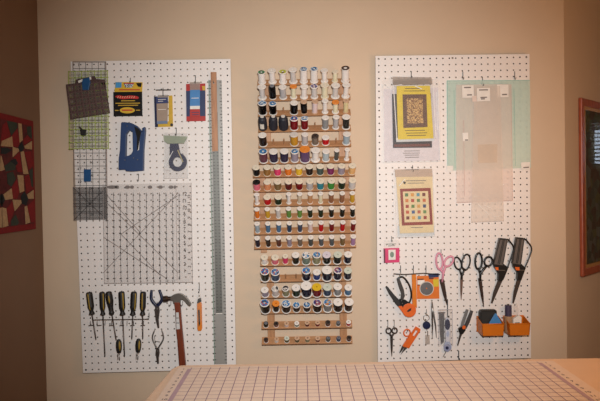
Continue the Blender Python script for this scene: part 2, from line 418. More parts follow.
def make_spool(base, spec, where, group, fine=24):
    """spec: thread, cap colour, top label or None, radius mm, length mm, waist"""
    th, cp, lb, r, L = spec[:5]; waist = (spec[5] if len(spec) > 5 else .90) * .95; r *= 1.05
    r /= 1000; L /= 1000
    if L > .024 and cp != 'wrap': L *= 1.07
    kind = 'bobbin' if L < .024 else 'spool'
    if cp == 'wrap':
        d = 'charcoal wrapped thread cone'
    elif lb: d = f'{th} {kind} with {lb.replace(" and ", "-")} label'
    elif kind == 'bobbin': d = f'tiny {th} thread bobbin'
    else: d = f'{th} {kind} with {cp} cap'
    t = thing('thread_bobbin' if kind == 'bobbin' else 'thread_spool', f'{d}, {where}', kind, base, group)
    t.rotation_euler = (TILT, 0, random.uniform(-.05, .05))
    if cp == 'wrap':
        pr = [(r * .86, 0), (r, .004), (r * 1.03, L * .35), (r, L * .72), (r * .92, L * .85), (r * .72, L * .95), (r * .3, L * 1.0)]
        child('net_sleeve', cached(('w', r, L), lambda: MB().lathe(pr, fine), 'net_sleeve', None), M('grey_net_sleeve', (40, 42, 52), .5, var=.4, vscale=700), t)
        child('cone_tip', cached(('wt', r, L), lambda: MB().lathe([(r * .46, L * .97), (r * .44, L * 1.02), (0, L * 1.02)], 12), 'cone_tip', None), cap_mat('clear'), t)
        if lb:
            q = MB(); q.add([Vector((r * 1.05 * sin(a), -r * 1.05 * cos(a), z)) for z in (L * .22, L * .6) for a in (-.55, -.25, .05, .35)], [(k, k + 1, k + 5, k + 4) for k in range(3)], True)
            ob = q.build('paper_label', M('white_paper_label', (215, 210, 200), .6), None); ob.parent = t; ob.location = (0, 0, 0)
        return t
    ft, ct = (.0035, .0035) if kind == 'spool' else (.0012, .0012)
    fr = r
    if 'middle rack' in where: fr = r * .93; ft = .0022
    hole = min(.0034, r * .4)
    rt = r * waist
    child('base_flange', cached(('f', fr, ft), lambda: MB().lathe([(hole, 0), (fr * .97, 0), (fr, ft * .4), (fr, ft * .8), (fr * .97, ft), (rt * .5, ft)], fine), 'base_flange', None), cap_mat(cp) if cp in ('wood',) else cap_mat('white' if cp not in ('clear', 'cream', 'dark', 'black') else cp if cp in ('clear', 'cream') else 'white'), t)
    H0, H1 = ft, L - ct
    child('thread', cached(('t', rt, L, ct), lambda: MB().lathe([(rt * .5, H0), (rt * .965, H0 + .0005), (rt, H0 + (H1 - H0) * .2), (rt, H0 + (H1 - H0) * .8), (rt * .965, H1 - .0005), (rt * .5, H1)], fine), 'thread', None), thread_mat(th), t)
    cr = r * (.97 if waist > .8 else 1)
    if cp == 'grey': cr = r * .62
    c = child('cap', cached(('c', cr, L, ct), lambda: MB().lathe([(rt * .5, H1), (cr * .97, H1), (cr, H1 + ct * .3), (cr, H1 + ct * .75), (cr * .95, L), (hole, L), (hole, L - .012 if L > .02 else L * .3), (0, L - .012 if L > .02 else L * .3)], fine), 'cap', None), cap_mat(cp), t)
    if lb:
        ri, ro = (hole * 1.15, cr * .84) if lb != 'brown ring' else (cr * .42, cr * .96)
        child('top_label', cached(('l', ri, ro, L), lambda: MB().lathe([(ro, L + .0001), (ro, L + .0005), (ri, L + .0005), (ri, L + .0001)], fine), 'top_label', None), label_mat(lb), c)
    return t

def rack(label, where, xs, rows, cols, ups, up_ext, spools, peg_len):
    """xs: (left,right) px of shelf 3; rows: px y of the front lower edges; cols: first & last peg px at shelf 3"""
    zr = [P(305, y, DF).z for y in rows]
    ym = rows[2]
    xl, xr = P(xs[0], ym, DF).x, P(xs[1], ym, DF).x
    c0, c1 = P(cols[0], ym - 10, .075).x, P(cols[1], ym - 10, .075).x
    t = thing('thread_rack', label, 'rack', ((xl + xr) / 2, 0, zr[-1] - up_ext[1]), 'wooden thread racks')
    n = len(spools[0])
    for u0, u1 in ups:
        a, c = P(u0, ym, UT).x, P(u1, ym, UT).x
        z0, z1 = zr[-1] - up_ext[1], zr[0] + SW * sin(TILT) + up_ext[0]
        MB().box(((a + c) / 2, -UT / 2 - .0002, (z0 + z1) / 2), (c - a, UT - .0004, z1 - z0)).build('upright', m_up, t, None, .001)
    for k, z in enumerate(zr):
        B0 = Vector((0, -DF, z))
        s = MB(); cs = [B0, B0 + NDIR * ST, B0 + NDIR * ST + SDIR * SW, B0 + SDIR * SW]
        s.add([Vector((x, q.y, q.z)) for x in (xl, xr) for q in cs], [(0, 1, 2, 3), (7, 6, 5, 4), (0, 4, 5, 1), (1, 5, 6, 2), (2, 6, 7, 3), (3, 7, 4, 0)])
        s.build('shelf', m_rack, t, None, .0008)
        row = spools[k]
        tot = sum(1 for q in row if q); idx = 0
        for i in range(n):
            x = c0 + (c1 - c0) * i / (n - 1)
            base = Vector((x, B0.y, B0.z)) + NDIR * (ST + .0002) + SDIR * (SW * .38)
            pl = peg_len if not (row[i] and row[i][4] < 24) else row[i][4] * .55 / 1000
            MB().lathe([(.0026, -.001), (.0026, pl - .001), (.002, pl), (0, pl)], 8, base, NDIR).build('peg', m_peg, t)
            if row[i]:
                o_ = ORDS[idx] + ' from left' if idx else 'leftmost'
                if idx == tot - 1: o_ = 'rightmost'
                make_spool(base, row[i], f'{o_} on {SH[k]} of {where} rack', f'thread spools on the {where} rack', 22 if row[i][4] > 24 else 14)
                idx += 1
    return t

W = .66
R1 = [
 [('white', 'white', 'green', 15, 44), ('white', 'white', None, 15.5, 51, .72), ('white', 'white', 'lime', 15.5, 45, .8), ('silver', 'white', None, 16, 53, W), ('white', 'white', 'blue and white', 15.5, 54), ('white', 'white', 'blue', 15.5, 54), ('white', 'white', None, 14, 48, .7), ('cream', 'cream', None, 12, 42, .75), ('white', 'white', 'brown ring', 16, 55)],
 [('silver', 'white', None, 16, 50, W), ('black', 'grey', None, 13.5, 54, 1.0), ('light grey', 'white', None, 15, 48, .82), ('cream', 'orange', None, 13.5, 50, .7), ('white', 'white', None, 15, 48, .7), ('silver', 'white', 'purple', 14.5, 48, .75), ('cream', 'cream', None, 15.5, 53, .75), ('silver', 'white', None, 16.5, 51, W), ('white', 'white', None, 15.5, 52, .62)],
 [('black', 'white', 'blue', 17, 47), ('black', 'white', 'blue', 15.5, 44), None, ('black', 'white', None, 15.5, 46, .94), ('black', 'wood', None, 13, 50, .93), ('pale pink', 'wood', None, 12.5, 50, .85), ('white', 'white', None, 12.5, 52, .7), ('cream', 'orange', None, 13.5, 46, .7), ('pale yellow', 'wood', None, 11.5, 52, .8)],
 [('black', 'wrap', 'white', 16, 60), ('black', 'wrap', None, 16, 60), ('black', 'wrap', None, 17.5, 60), ('dark red', 'white', 'blue and red', 16, 46, .93), ('dark red', 'white', 'blue and white', 15, 46), None, ('grey', 'white', None, 14, 48, .88), ('light grey', 'white', None, 13, 50, .8), ('charcoal', 'white', None, 15.5, 50, .82)],
 [('dark brown', 'white', None, 16, 46, .93), None, None, ('gold', 'clear', None, 16, 46, .92), ('light grey', 'white', None, 13, 46, .9), ('brown grey', 'dark', None, 14, 38, .92), ('red', 'white', None, 14.5, 30, .94), None, ('light blue', 'white', None, 15, 44, .86)],
 [('plum', 'white', 'blue', 17, 46, .93), ('dark purple', 'white', None, 17, 46, .94), ('dark purple', 'white', None, 16.5, 46, .94), ('lavender grey', 'white', 'blue', 15.5, 44), ('purple', 'orange', None, 20, 54, .93), ('white', 'white', None, 17, 48, .75), ('pale blue', 'white', None, 14.5, 42, .88), ('dark grey', 'white', None, 10, 46, .85), ('white', 'white', None, 10, 48, .7)]]
def fat(c, cap='white'): return (c, cap if cap != 'white' else 'cream', None, 14.5, 36, .92)
def thin(c, L=44): return (c, 'white', None, 10.5, L, .86)
R2 = [
 [fat(c) for c in ('black', 'bronze', 'hot pink', 'orange', 'yellow', 'dark brown', 'dark teal', 'magenta', 'lavender grey', 'pale orange')],
 [fat('pink', 'black')] + [fat(c) for c in ('salmon', 'olive brown', 'maroon', 'dark red', 'light grey', 'teal', 'green', 'dark green', 'silver')],
 [('white', 'white', None, 10, 46, .7), ('red', 'cream', None, 14.5, 33, .93), ('dark green', 'cream', None, 14.5, 33, .93), ('white', 'white', None, 10, 46, .75), ('beige', 'white', None, 10, 46, .8), thin('tan', 46), ('cream', 'white', None, 10, 46, .8), thin('brown', 46), thin('brown', 46), thin('mustard', 46)],
 [thin(c) for c in ('orange', 'mustard', 'silver', 'leaf green', 'leaf green', 'dark green', 'dark green', 'bottle green', 'bottle green', 'bottle green')],
 [thin(c) for c in ('light blue', 'steel blue', 'steel blue', 'deep blue', 'slate blue', 'pale pink', 'red', 'dark red', 'red', 'dark red')],
 [thin(c) for c in ('navy', 'dark brown', 'rust brown', 'lavender grey', 'brown grey', 'dark grey', 'slate grey', 'slate grey', 'olive brown', 'lavender pink')]]
R3 = [
 [('white', 'cream', None, 14, 34, .85), ('pink', 'cream', None, 14.5, 32, .93), ('hot pink', 'cream', None, 11, 38, .93), ('bottle green', 'white', None, 15, 44, .86), ('grey green', 'white', 'multicolour', 16.5, 42, .94), ('khaki', 'white', 'blue and orange', 16, 42, .92), ('bottle green', 'lavender', None, 16.5, 42, .9), ('bottle green', 'pale green', None, 16, 42, .92), ('navy', 'white', None, 15.5, 42, .9)],
 [('bottle green', 'white', 'blue and red', 17.5, 45, .9), ('slate blue', 'white', 'blue and red', 17.5, 40, .95), None, None, ('navy', 'white', 'blue and red', 17.5, 46, .94), ('royal blue', 'white', None, 15, 36, .93), ('navy', 'white', None, 20, 48, .92), ('navy', 'white', 'purple', 16.5, 44, .92), ('navy', 'pale green', None, 15.5, 42, .92)],
 [('lavender grey', 'white', None, 15, 32, .92), ('silver', 'white', 'black and white', 14, 38, .93), ('khaki', 'white', 'black and white', 14, 38, .93), ('dark green', 'white', None, 16.5, 42, .93), ('navy', 'white', None, 21, 53, .9), ('dark red', 'yellow', None, 18, 44, .97), ('slate blue', 'pale green', None, 17, 42, .9), ('grey', 'white', None, 16, 44, .84), ('steel blue', 'white', None, 15, 38, .88)],
 [('black', 'white', 'blue and red', 18.5, 48, .95), ('black', 'orange', None, 14, 44, .84), ('black', 'white', 'blue and white', 17.5, 42, .95), ('black', 'white', 'blue', 14.5, 32, .95), ('black', 'white', 'blue and white', 14.5, 32, .95), ('black', 'white', 'purple', 17.5, 44, .95), ('grey', 'white', 'blue and orange', 17, 44, .9), ('black', 'white', None, 18, 46, .95), ('dark brown', 'white', None, 17.5, 46, .86)],
 [(c, cp, None, r, L, .96) for c, cp, r, L in (('bottle green', 'grey', 10, 20), ('reddish brown', 'dark', 9.5, 16), ('pale pink', 'wood', 9.5, 16), ('grey green', 'white', 9.5, 16), ('maroon', 'wood', 9.5, 18), ('dark red', 'wood', 9.5, 18), ('rust brown', 'dark', 10, 18), ('slate grey', 'grey', 9, 17), ('red', 'white', 9.5, 18))],
 [(c, cp, None, r, L, .96) for c, cp, r, L in (('rust brown', 'dark', 8.5, 16), ('white', 'wood', 9, 17), ('olive', 'pale green', 10, 21), ('olive', 'wood', 10, 21), ('khaki', 'wood', 10, 21), ('reddish brown', 'wood', 10, 18), ('dark grey', 'grey', 9.5, 18), ('slate blue', 'grey', 9.5, 18), ('rust brown', 'dark', 9.5, 18))]]
rack('wooden thread rack, topmost of three, full of white and black spools', 'top', (258, 350.8), (85, 100.6, 116, 131.6, 147.3, 163.6), (262, 346.6), ((264, 270.5), (338.5, 345)), (-.01, 0), R1, .028)
rack('wooden thread rack in the middle with ten small rainbow spools per shelf', 'middle', (253.5, 355.5), (177, 191.6, 206, 220, 234.3, 248.6), (256.3, 353.2), ((260, 266), (343.5, 349.5)), (-.01, .016), R2, .028)
rack('wooden thread rack, lowest of three, with tiny bobbins on its lower shelves', 'bottom', (261, 351.8), (265.8, 281.8, 297.8, 313.4, 328.8, 344.4), (264.6, 348.8), ((267, 274.2), (339.3, 346.5)), (.012, 0), R3, .028)
# ------------------------------------------------------------ things on the pegboards
B = BD1
def T(name, label, cat, px, py, group=None):
    return thing(name, label, cat, P(px, py, B), group)
m_steel = M('bright_steel', (150, 148, 146), .32, .9, var=.05)
m_dsteel = M('dark_steel', (96, 88, 84), .38, .8, var=.08)
m_wire = M('zinc_wire', (120, 116, 114), .4, .8)
m_blk = M('black_rubber', (28, 27, 27), .5)
m_blkg = M('black_gloss_plastic', (24, 24, 25), .3)
m_yel = M('yellow_plastic', (206, 166, 44), .45)
m_stripe = M('dull_yellow_grip', (158, 130, 48), .5)
m_navy = M('navy_plastic', (24, 32, 68), .35)
m_blue = M('staple_gun_blue', (28, 58, 104), .45)
m_red = M('red_print', (190, 40, 36), .5)
m_org = M('orange_plastic', (222, 126, 30), .4)
m_orgr = M('red_orange_plastic', (228, 104, 34), .4)
m_white = M('white_card', (232, 228, 222), .55)
m_cream = M('cream_card', (228, 208, 164), .55)
m_bag = sheet('clear_poly_bag', (235, 232, 230), .10, .12)
m_hdr = sheet('frosted_bag_header', (196, 186, 178), .7, .3)
m_print = M('printed_black_ink', (40, 34, 34), .6)
m_greyp = M('grey_printed_ink', (120, 112, 110), .6)

HG = {'L': 'peg hooks on the left pegboard', 'R': 'peg hooks on the right pegboard'}
def hook(side, px, y0, y1, label, out=.018, r=.0014, mat=None):
    """wire peg hook: two fingers in the holes, a stem down the face, a bent arm with upturned tip"""
    t = T('peg_hook', label, 'hook', px, y1, HG[side])
    b = MB()
    a0 = P(px, y0, B); a1 = P(px, y1, B)
    e = Vector((0, -1, 0))
    pts = [a0 + e * .0003, a0 + e * .0018, a1 + e * .0018 + Vector((0, 0, .003)), a1 + e * .004, a1 + e * (out * .8), a1 + e * out + Vector((0, 0, .002)), a1 + e * (out + .002) + Vector((0, 0, .006))]
    b.tube(pts, r, 6); b.build('bent_wire', mat or m_wire, t)
    return t

def lines(parent, name, mat, segs, d, w):
    """printed strokes lying on the face that stands d off the wall; w in px"""
    b = MB()
    for x0, y0, x1, y1 in segs:
        q = [P(x, y, d) for x, y in seg(x0, y0, x1, y1, w)]
        b.add(q, [(0, 1, 2, 3)])
    return b.build(name, mat, parent)
def text_px(parent, name, mat, items, d):
    """items: (string, px, py, size px, angle)"""
    b = MB()
    for s, x, y, sz, an in items:
        c = P(x, y, d); k = (D - d) / F
        ux = Vector((cos(radians(an)), 0, sin(radians(an)))); uy = Vector((-sin(radians(an)), 0, cos(radians(an))))
        put_text(b, s, c, sz * k, ux, uy)
    return b.build(name, mat, parent)

# ---- rulers, left
m_acr = sheet('clear_acrylic', (215, 215, 213), .16, .15)
m_acrg = sheet('grey_acrylic', (120, 118, 118), .5, .2)
m_acry = sheet('green_tinted_acrylic', (222, 230, 178), .25, .2)
m_edge = M('acrylic_edge_grey', (128, 112, 104), .3)
t = T('clear_ruler', 'long narrow clear grid ruler hanging at far left edge of left pegboard', 'ruler', 90, 220, 'clear quilting rulers')
o = [(72.5, 61.5), (106, 61.5), (107.5, 220), (74, 220)]
plate(t, 'ruler_body', m_acr, o, B + .0004, .003)
sg = [(72.8 + k * 1.0 * .0 + j * 6.4, 62, 74 + j * 6.4, 219.6) for j in range(1, 6) for k in (0,)]
sg += [(73 + (y - 62) * .009, y, 106 + (y - 62) * .009, y) for y in [62 + 6.5 * k for k in range(1, 25)]]
lines(t, 'grid_lines', m_print, sg, B + .0053, .42)
lines(t, 'ruler_edges', m_edge, [(72.9, 61.8, 74.4, 220), (72.5, 61.9, 106, 61.9), (105.8, 62, 107.2, 220)], B + .0055, .9)
text_px(t, 'numerals', m_print, [(str(k + 1), 78.5 + (y0 - 62) * .009 + (k % 2) * 12, y0 + 3, 4, 0) for k, y0 in enumerate([62 + 6.5 * i for i in range(24)])], B + .0056)
t = T('square_ruler', 'small grey see-through ruler with crossed lines at bottom of the ruler column', 'ruler', 90, 221, 'clear quilting rulers')
plate(t, 'ruler_body', m_acrg, [(72.8, 187), (106, 187), (106.8, 219.5), (73.6, 220.5)], B + .0075, .003)
sg = [(73, 187.5, 106.6, 219.5), (106, 187.5, 73.8, 220), (73, 203.5, 106, 203.5), (89.5, 187, 90, 220)] + [(73 + 6.5 * k, 187, 73.6 + 6.5 * k, 220) for k in range(1, 5)] + [(73.2, 187 + 6.5 * k, 106.4, 187 + 6.5 * k) for k in range(1, 5)]
lines(t, 'grid_lines', m_print, sg, B + .0108, .45)
t = T('square_ruler', 'green tinted square grid ruler behind the dark brown lattice square', 'ruler', 89, 150, 'clear quilting rulers')
plate(t, 'ruler_body', m_acry, [(68, 71.5), (107.5, 70.5), (108, 148), (69.5, 149.5)], B + .006, .003)
m_lime = M('lime_printed_ink', (160, 174, 84), .5)
sg = [(68.5 + 6.5 * k, 71, 69.5 + 6.5 * k, 149) for k in range(7)] + [(68.5, 71.5 + 6.45 * k, 107.8, 70.8 + 6.45 * k) for k in range(13)]
lines(t, 'lime_lines', m_lime, sg, B + .0093, .8)
sg = [(71.5 + 6.5 * k, 71, 72.5 + 6.5 * k, 149) for k in range(6)] + [(68.8, 75 + 6.45 * k, 107.8, 74.4 + 6.45 * k) for k in range(12)]
lines(t, 'black_lines', m_greyp, sg, B + .0094, .35)
# dark lattice square with blue clip
t = T('lattice_square', 'dark brown lattice square tilted at top left, held by a blue clip', 'template', 88, 118)
cx, cy = 87.3, 101
o = [(65.8, 84.5), (75, 83.2), (75.6, 79.5), (94.5, 75.8), (96, 79), (104.5, 79.5), (109.8, 113), (70.2, 119.5)]
holes = []
for i in range(6):
    for j in range(5):
        u = (i + .5) / 6; v = (j + .5) / 5
        x = 66.8 * (1 - u) + 105.2 * u + v * 4.6; y = 85.8 * (1 - u) + 80.6 * u + 33 * v
        holes.append(rotp(rect(x - 2.4, y - 2.4, x + 2.4, y + 2.4), x, y, -8 + (12 if (i + j) % 2 else -6)))
plate(t, 'lattice', M('brown_lattice', (74, 52, 50), .6, var=.2), o, B + .0105, .004, holes)
plate(t, 'backing_film', sheet('brown_film', (120, 98, 92), .4, .3), [(66.2, 85), (104.6, 80.2), (109.3, 112.6), (70.6, 118.8)], B + .0098, .0006)
sg = []
for k in range(12):
    u = (k + .5) / 12; sg.append((66.2 + 38.4 * u, 85 - 4.8 * u, 70.6 + 38.7 * u, 118.8 - 6.2 * u))
for k in range(10):
    v = (k + .5) / 10; sg.append((66.2 + 4.4 * v, 85 + 33.8 * v, 104.6 + 4.7 * v, 80.2 + 32.4 * v))
lines(t, 'woven_strands', M('pale_brown_strand', (104, 80, 76), .6), sg, B + .0147, .6)
t = T('spring_clip', 'blue clip gripping the top of the brown lattice square', 'clip', 85.5, 84)
plate(t, 'clip_body', M('clip_blue', (24, 78, 128), .4), [(82.5, 79), (89, 77.2), (90.2, 82), (88.5, 89.8), (82.5, 90), (81.8, 83)], B + .0152, .008, bevel=.001)
plate(t, 'white_tab', m_white, [(78, 80.8), (82.6, 79), (83, 81.2), (78.6, 83)], B + .0152, .003)
plate(t, 'white_tab', m_white, [(88.6, 77.4), (90.8, 76.8), (91.2, 79.2), (89.4, 80)], B + .0152, .003)
t = T('spring_clip', 'small black clip on the green tinted ruler', 'clip', 83, 132)
plate(t, 'clip_body', m_blk, [(80, 129.2), (86.2, 129.5), (85, 135.8), (80.5, 135.2)], B + .0097, .007, bevel=.001)
plate(t, 'clip_lever', m_dsteel, [(79, 126), (82, 128.6), (81, 130), (78.6, 127.4)], B + .0097, .003)
t = T('blue_handle', 'blue rectangular grip stuck on the long clear ruler below green ruler', 'grip', 87, 175)
plate(t, 'grip_body', M('clip_blue', (24, 78, 128)), rrect(83.8, 169.3, 90.6, 181.6, .8), B + .0058, .006, bevel=.001)

# big square ruler
t = T('square_ruler', 'large clear square ruler with diagonal lines in the middle of left pegboard', 'ruler', 147, 283, 'clear quilting rulers')
o = [(102.5, 184.5), (191.5, 182.5), (193, 282.5), (104, 284)]
plate(t, 'ruler_body', sheet('large_clear_acrylic', (196, 190, 188), .2, .15), o, B + .0115, .003)
d = B + .0148
sg = [(107 + 6.55 * k, 192.5, 107.8 + 6.55 * k, 279.5) for k in range(12)]
dots = []
for k in range(12):
    for j in range(14):
        x, y = 107.2 + 6.55 * k, 195 + 6.42 * j
        dots.append((x - .7, y, x + .9, y))
bl_ = MB()
for S_, w_, e_ in ((sg, .4, 0), (dots, .7, .0001)):
    for x0, y0, x1, y1 in S_: bl_.add([P(x, y, d + e_) for x, y in seg(x0, y0, x1, y1, w_)], [(0, 1, 2, 3)])
bl_.build('inch_lines', m_print, t)
sg = [(103, 273, 178, 193), (104, 200, 178, 272.5), (121, 234, 178, 195.5), (121, 234, 160, 275), (103.4, 237, 166, 278), (105, 193, 140, 232)]
lines(t, 'angle_lines', m_greyp, sg, d + .0001, .4)
lines(t, 'ruler_edges', M('pale_acrylic_edge', (168, 160, 158), .3), [(103, 184.8, 104.4, 283.6), (104, 283.4, 193, 282.2), (176, 186, 177.2, 280), (191.3, 183, 192.6, 282)], d, .45)
items = [(str(12 - j), 184.4 + .1 * j * .3, 194 + 7 * j, 5, 0) for j in range(12)] + [(str(12 - j), 189.2 + .03 * j, 196.5 + 7 * j, 4, 90) for j in range(12)]
items += [(str(k + 1), 108 + 6.55 * k, 281.2, 3.2, 0) for k in range(11)]
text_px(t, 'numerals', m_print, items, d + .0001)
for x, w in ((112, 10), (117, 4), (127.5, 5), (132, 4), (150, 4.5), (160.5, 5), (171, 5), (175, 3)):
    plate(t, 'printed_emblem', m_greyp, ell(x, 187, w / 2, 1.6), d, .0002)
hook('L', 138.7, 174, 181, 'metal peg hook holding the large clear square ruler', .02)

# ---- staple gun
t = T('staple_gun', 'blue hand staple gun hanging upright on left pegboard', 'staple gun', 131, 172)
o = [(121, 122.6), (124, 122), (131.5, 123), (137, 126), (140.5, 130), (141.8, 131), (142.6, 127.6), (144.6, 126.8), (145, 131), (143.3, 150), (143, 170.6), (132, 171.5), (125.5, 171), (125.3, 169.6), (118.4, 169.8), (118.6, 158), (119.8, 150)]
hole = [(126, 134), (129, 130), (132.4, 132), (132.8, 151), (130.4, 155), (125.4, 156.4)]
slot = [(138.2, 138), (139.6, 137.6), (139, 150), (137.2, 150.4)]
plate(t, 'body', m_blue, o, B + .0004, .022, [hole], bevel=.0015)
plate(t, 'squeeze_lever', m_blkg, [(134.2, 126.2), (138.5, 128.5), (141, 132.2), (139.6, 139), (138, 150), (136.8, 150), (137, 138)], B + .0242, .003)
plate(t, 'lever_gap', m_white, slot, B + .0242, .0012)
b = MB()
for x, y in ((125, 160), (133.6, 158), (137.6, 159.6), (127, 126)): b.lathe([(0, .0008), (.002, .0008), (.0024, 0)], 10, P(x, y, B + .024), (0, -1, 0))
b.build('rivets', m_steel, t)
# ---- black and yellow packet
t = T('tool_packet', 'black and yellow hanging packet with red script banner', 'packet', 127, 116)
plate(t, 'black_panel', m_blkg, [(113.2, 92), (142, 91.6), (142.3, 116), (113.6, 116.4)], B + .0004, .004)
plate(t, 'yellow_panel', M('packet_yellow', (214, 174, 44), .5), [(115.4, 82), (142.4, 82.2), (142, 92), (114.4, 92)], B + .0004, .0038)
plate(t, 'blue_patch', M('packet_blue', (70, 150, 205), .5), [(115.6, 82.2), (121.6, 82.2), (121.4, 87.6), (115.3, 87.8)], B + .0059, .0005)
plate(t, 'picture_patch', patches('packet_picture', LB['multicolour'], 400), [(123.5, 83), (134, 83), (132, 87.5), (125.5, 87.5)], B + .0059, .0005)
plate(t, 'dark_patch', m_blkg, [(136, 83), (141.8, 82.8), (141, 87), (138, 86.6)], B + .0059, .0005)
plate(t, 'red_banner', m_red, smoothp([(115.2, 96.6), (119, 95.2), (124, 96.2), (130, 95.4), (136, 96), (138.6, 97.2), (137.5, 99), (131, 98.6), (124, 99.2), (119, 98.4)], 4, True), B + .0061, .0006)
lines(t, 'banner_script', M('pale_script_ink', (232, 190, 160), .5), [(117.5 + 2.3 * k, 98.1, 118.5 + 2.3 * k, 96.2) for k in range(8)], B + .0068, .5)
plate(t, 'yellow_oval', M('packet_yellow', (214, 174, 44)), ell(127.3, 110.3, 7.6, 3.1), B + .0061, .0006)
lines(t, 'small_print', M('yellow_print', (196, 160, 50), .5), [(115.5, 103.3, 140, 103.1), (118, 105.4, 138, 105.2), (121, 100.8, 135, 100.7), (115, 110.4, 118.5, 110.4), (136, 110.2, 140, 110.2)], B + .0062, .9)
lines(t, 'oval_print', m_red, [(122, 110.2, 132.5, 110.1)], B + .0068, 1.3)
lines(t, 'header_print', m_red, [(119, 89.8, 140, 89.8), (124, 83.4, 134, 83.4)], B + .0065, 1)
hook('L', 130.5, 78, 83, 'metal peg hook holding the black and yellow packet', .01)
# ---- grey and yellow packet on T hook
t = T('needle_packet', 'small tan and navy packet with yellow side under a black bar hook', 'packet', 163, 127)
plate(t, 'yellow_card', m_yel, [(156.8, 121.6), (168.6, 121.4), (168.6, 95.6), (172.3, 95.4), (173, 126.6), (158, 127)], B + .0004, .003)
plate(t, 'navy_edge', m_navy, [(154, 96.6), (157.2, 96.4), (158, 127), (155, 127.2)], B + .0004, .004)
plate(t, 'tan_window', M('packet_tan', (160, 140, 124), .45), [(156.6, 103.5), (167.8, 103.2), (167.4, 121), (157, 121.2)], B + .0055, .003)
plate(t, 'navy_title', M('packet_navy', (48, 58, 104), .45), [(155.6, 96.6), (167.8, 96.2), (167.8, 103), (156.4, 103.6)], B + .0055, .0034)
plate(t, 'steel_blue_foot', M('packet_steel_blue', (110, 128, 158), .45), [(156.8, 121.2), (167.4, 120.8), (167.4, 123.6), (157, 124)], B + .0055, .0034)
plate(t, 'clear_flap', m_hdr, [(158, 95), (167.8, 94.8), (167.8, 97.6), (157.4, 97.8)], B + .0092, .0006)
lines(t, 'title_print', m_white, [(158, 99.6, 166, 99.3), (158, 109.6, 166, 109.4), (158, 101.3, 163, 101.2)], B + .0093, .5)
b = MB().px(ell(171.6, 124.8, 1.5), B + .0052, .001); b.build('printed_dot', m_print, t)
t = T('bar_hook', 'black bar hook above the tan and navy packet', 'hook', 163, 91)
MB().tpx([(156, 90), (171, 89.8)], B + .012, .0019).tpx([(163, 88), (163, 90), (163, 96)], [B + .0018, B + .012, B + .013], .0015).build('bar', m_blk, t)
# ---- red/blue packet
t = T('blade_packet', 'red and navy packet with light blue centre beside the long rulers', 'packet', 196, 121)
plate(t, 'backing_card', M('packet_red', (176, 36, 30), .5), [(186, 84), (205.3, 83.4), (205.6, 121), (186.4, 121.4)], B + .0004, .0025)
plate(t, 'navy_card', M('packet_dark_blue', (30, 48, 92), .5), [(186, 91), (205.3, 90.4), (205.3, 116), (186.4, 116.4)], B + .0046, .0008)
plate(t, 'light_blue_panel', M('packet_light_blue', (66, 130, 192), .45), [(190, 90), (200, 89.8), (199.8, 105.8), (190, 106)], B + .0055, .002)
plate(t, 'white_band', m_white, [(190, 106), (199.8, 105.8), (199.8, 109), (190, 109.2)], B + .0055, .002)
plate(t, 'red_panel', M('packet_red', (196, 44, 36)), [(190, 109.2), (199.8, 109), (200, 116.6), (189.8, 116.8)], B + .0055, .002)
plate(t, 'clear_header', m_hdr, [(189.6, 82), (200, 81.8), (200, 89.8), (190, 90)], B + .0055, .002)
plate(t, 'yellow_corner', m_yel, [(202, 86), (205.2, 86), (205.2, 90.2), (202.6, 90.4)], B + .0048, .0008)
lines(t, 'packet_print', m_white, [(191.4, 98.2, 198.8, 98), (191.5, 107.6, 198, 107.4)], B + .0077, .6)
lines(t, 'dark_print', M('packet_dark_blue', (30, 48, 92)), [(191.5, 112.5, 199, 112.3), (192, 114.8, 199, 114.6)], B + .0077, .7)
hook('L', 195.6, 75.5, 83.5, 'metal peg hook holding the red and navy packet', .012)
# ---- bagged cutter
t = T('loop_cutter', 'navy ring-handled cutter inside a clear bag with pale green header', 'cutter', 176, 172)
plate(t, 'ring_handle', m_navy, ell(177.6, 162, 8.9, 9.2, 0, 32), B + .004, .012, [ell(177.4, 162, 4.7, 4.9, 0, 24)], bevel=.001)
plate(t, 'neck', m_navy, [(170, 143.5), (178, 143.5), (180, 153), (175, 155), (171, 157.5), (169.6, 152)], B + .004, .011)
plate(t, 'blade_guard', M('pale_metal', (176, 160, 120), .35, .6), seg(177.6, 150, 183, 162, 1), B + .0164, .001)
t = T('clear_bag', 'clear plastic bag with pale green header around the navy ring cutter', 'bag', 176, 178)
plate(t, 'film', m_bag, [(164.4, 132.5), (187.6, 132.8), (188.3, 178), (163.2, 178.4), (164.6, 160)], B + .0178, .0006)
plate(t, 'back_film', m_bag, [(164.4, 132.5), (187.6, 132.8), (188.3, 178), (163.2, 178.4), (164.6, 160)], B + .0003, .0005)
plate(t, 'header_strip', sheet('pale_green_header', (186, 198, 176), .85, .35), [(163.4, 135.4), (187.8, 136.6), (184, 143.4), (168, 143.6), (164, 141)], B + .0186, .0008)
lines(t, 'crease_glare', M('film_glare', (235, 235, 235), .2), [(163.6, 168.6, 173, 151), (164, 134, 165, 177.5), (187.2, 134, 187.8, 177.6), (163.4, 169.5, 170, 169.6), (164, 177.8, 188, 177.6)], B + .0190, .5)  # pale strokes paint glare along the bag's creases and edges
hook('L', 176.4, 128, 135.5, 'metal peg hook holding the clear bag with ring cutter', .021)

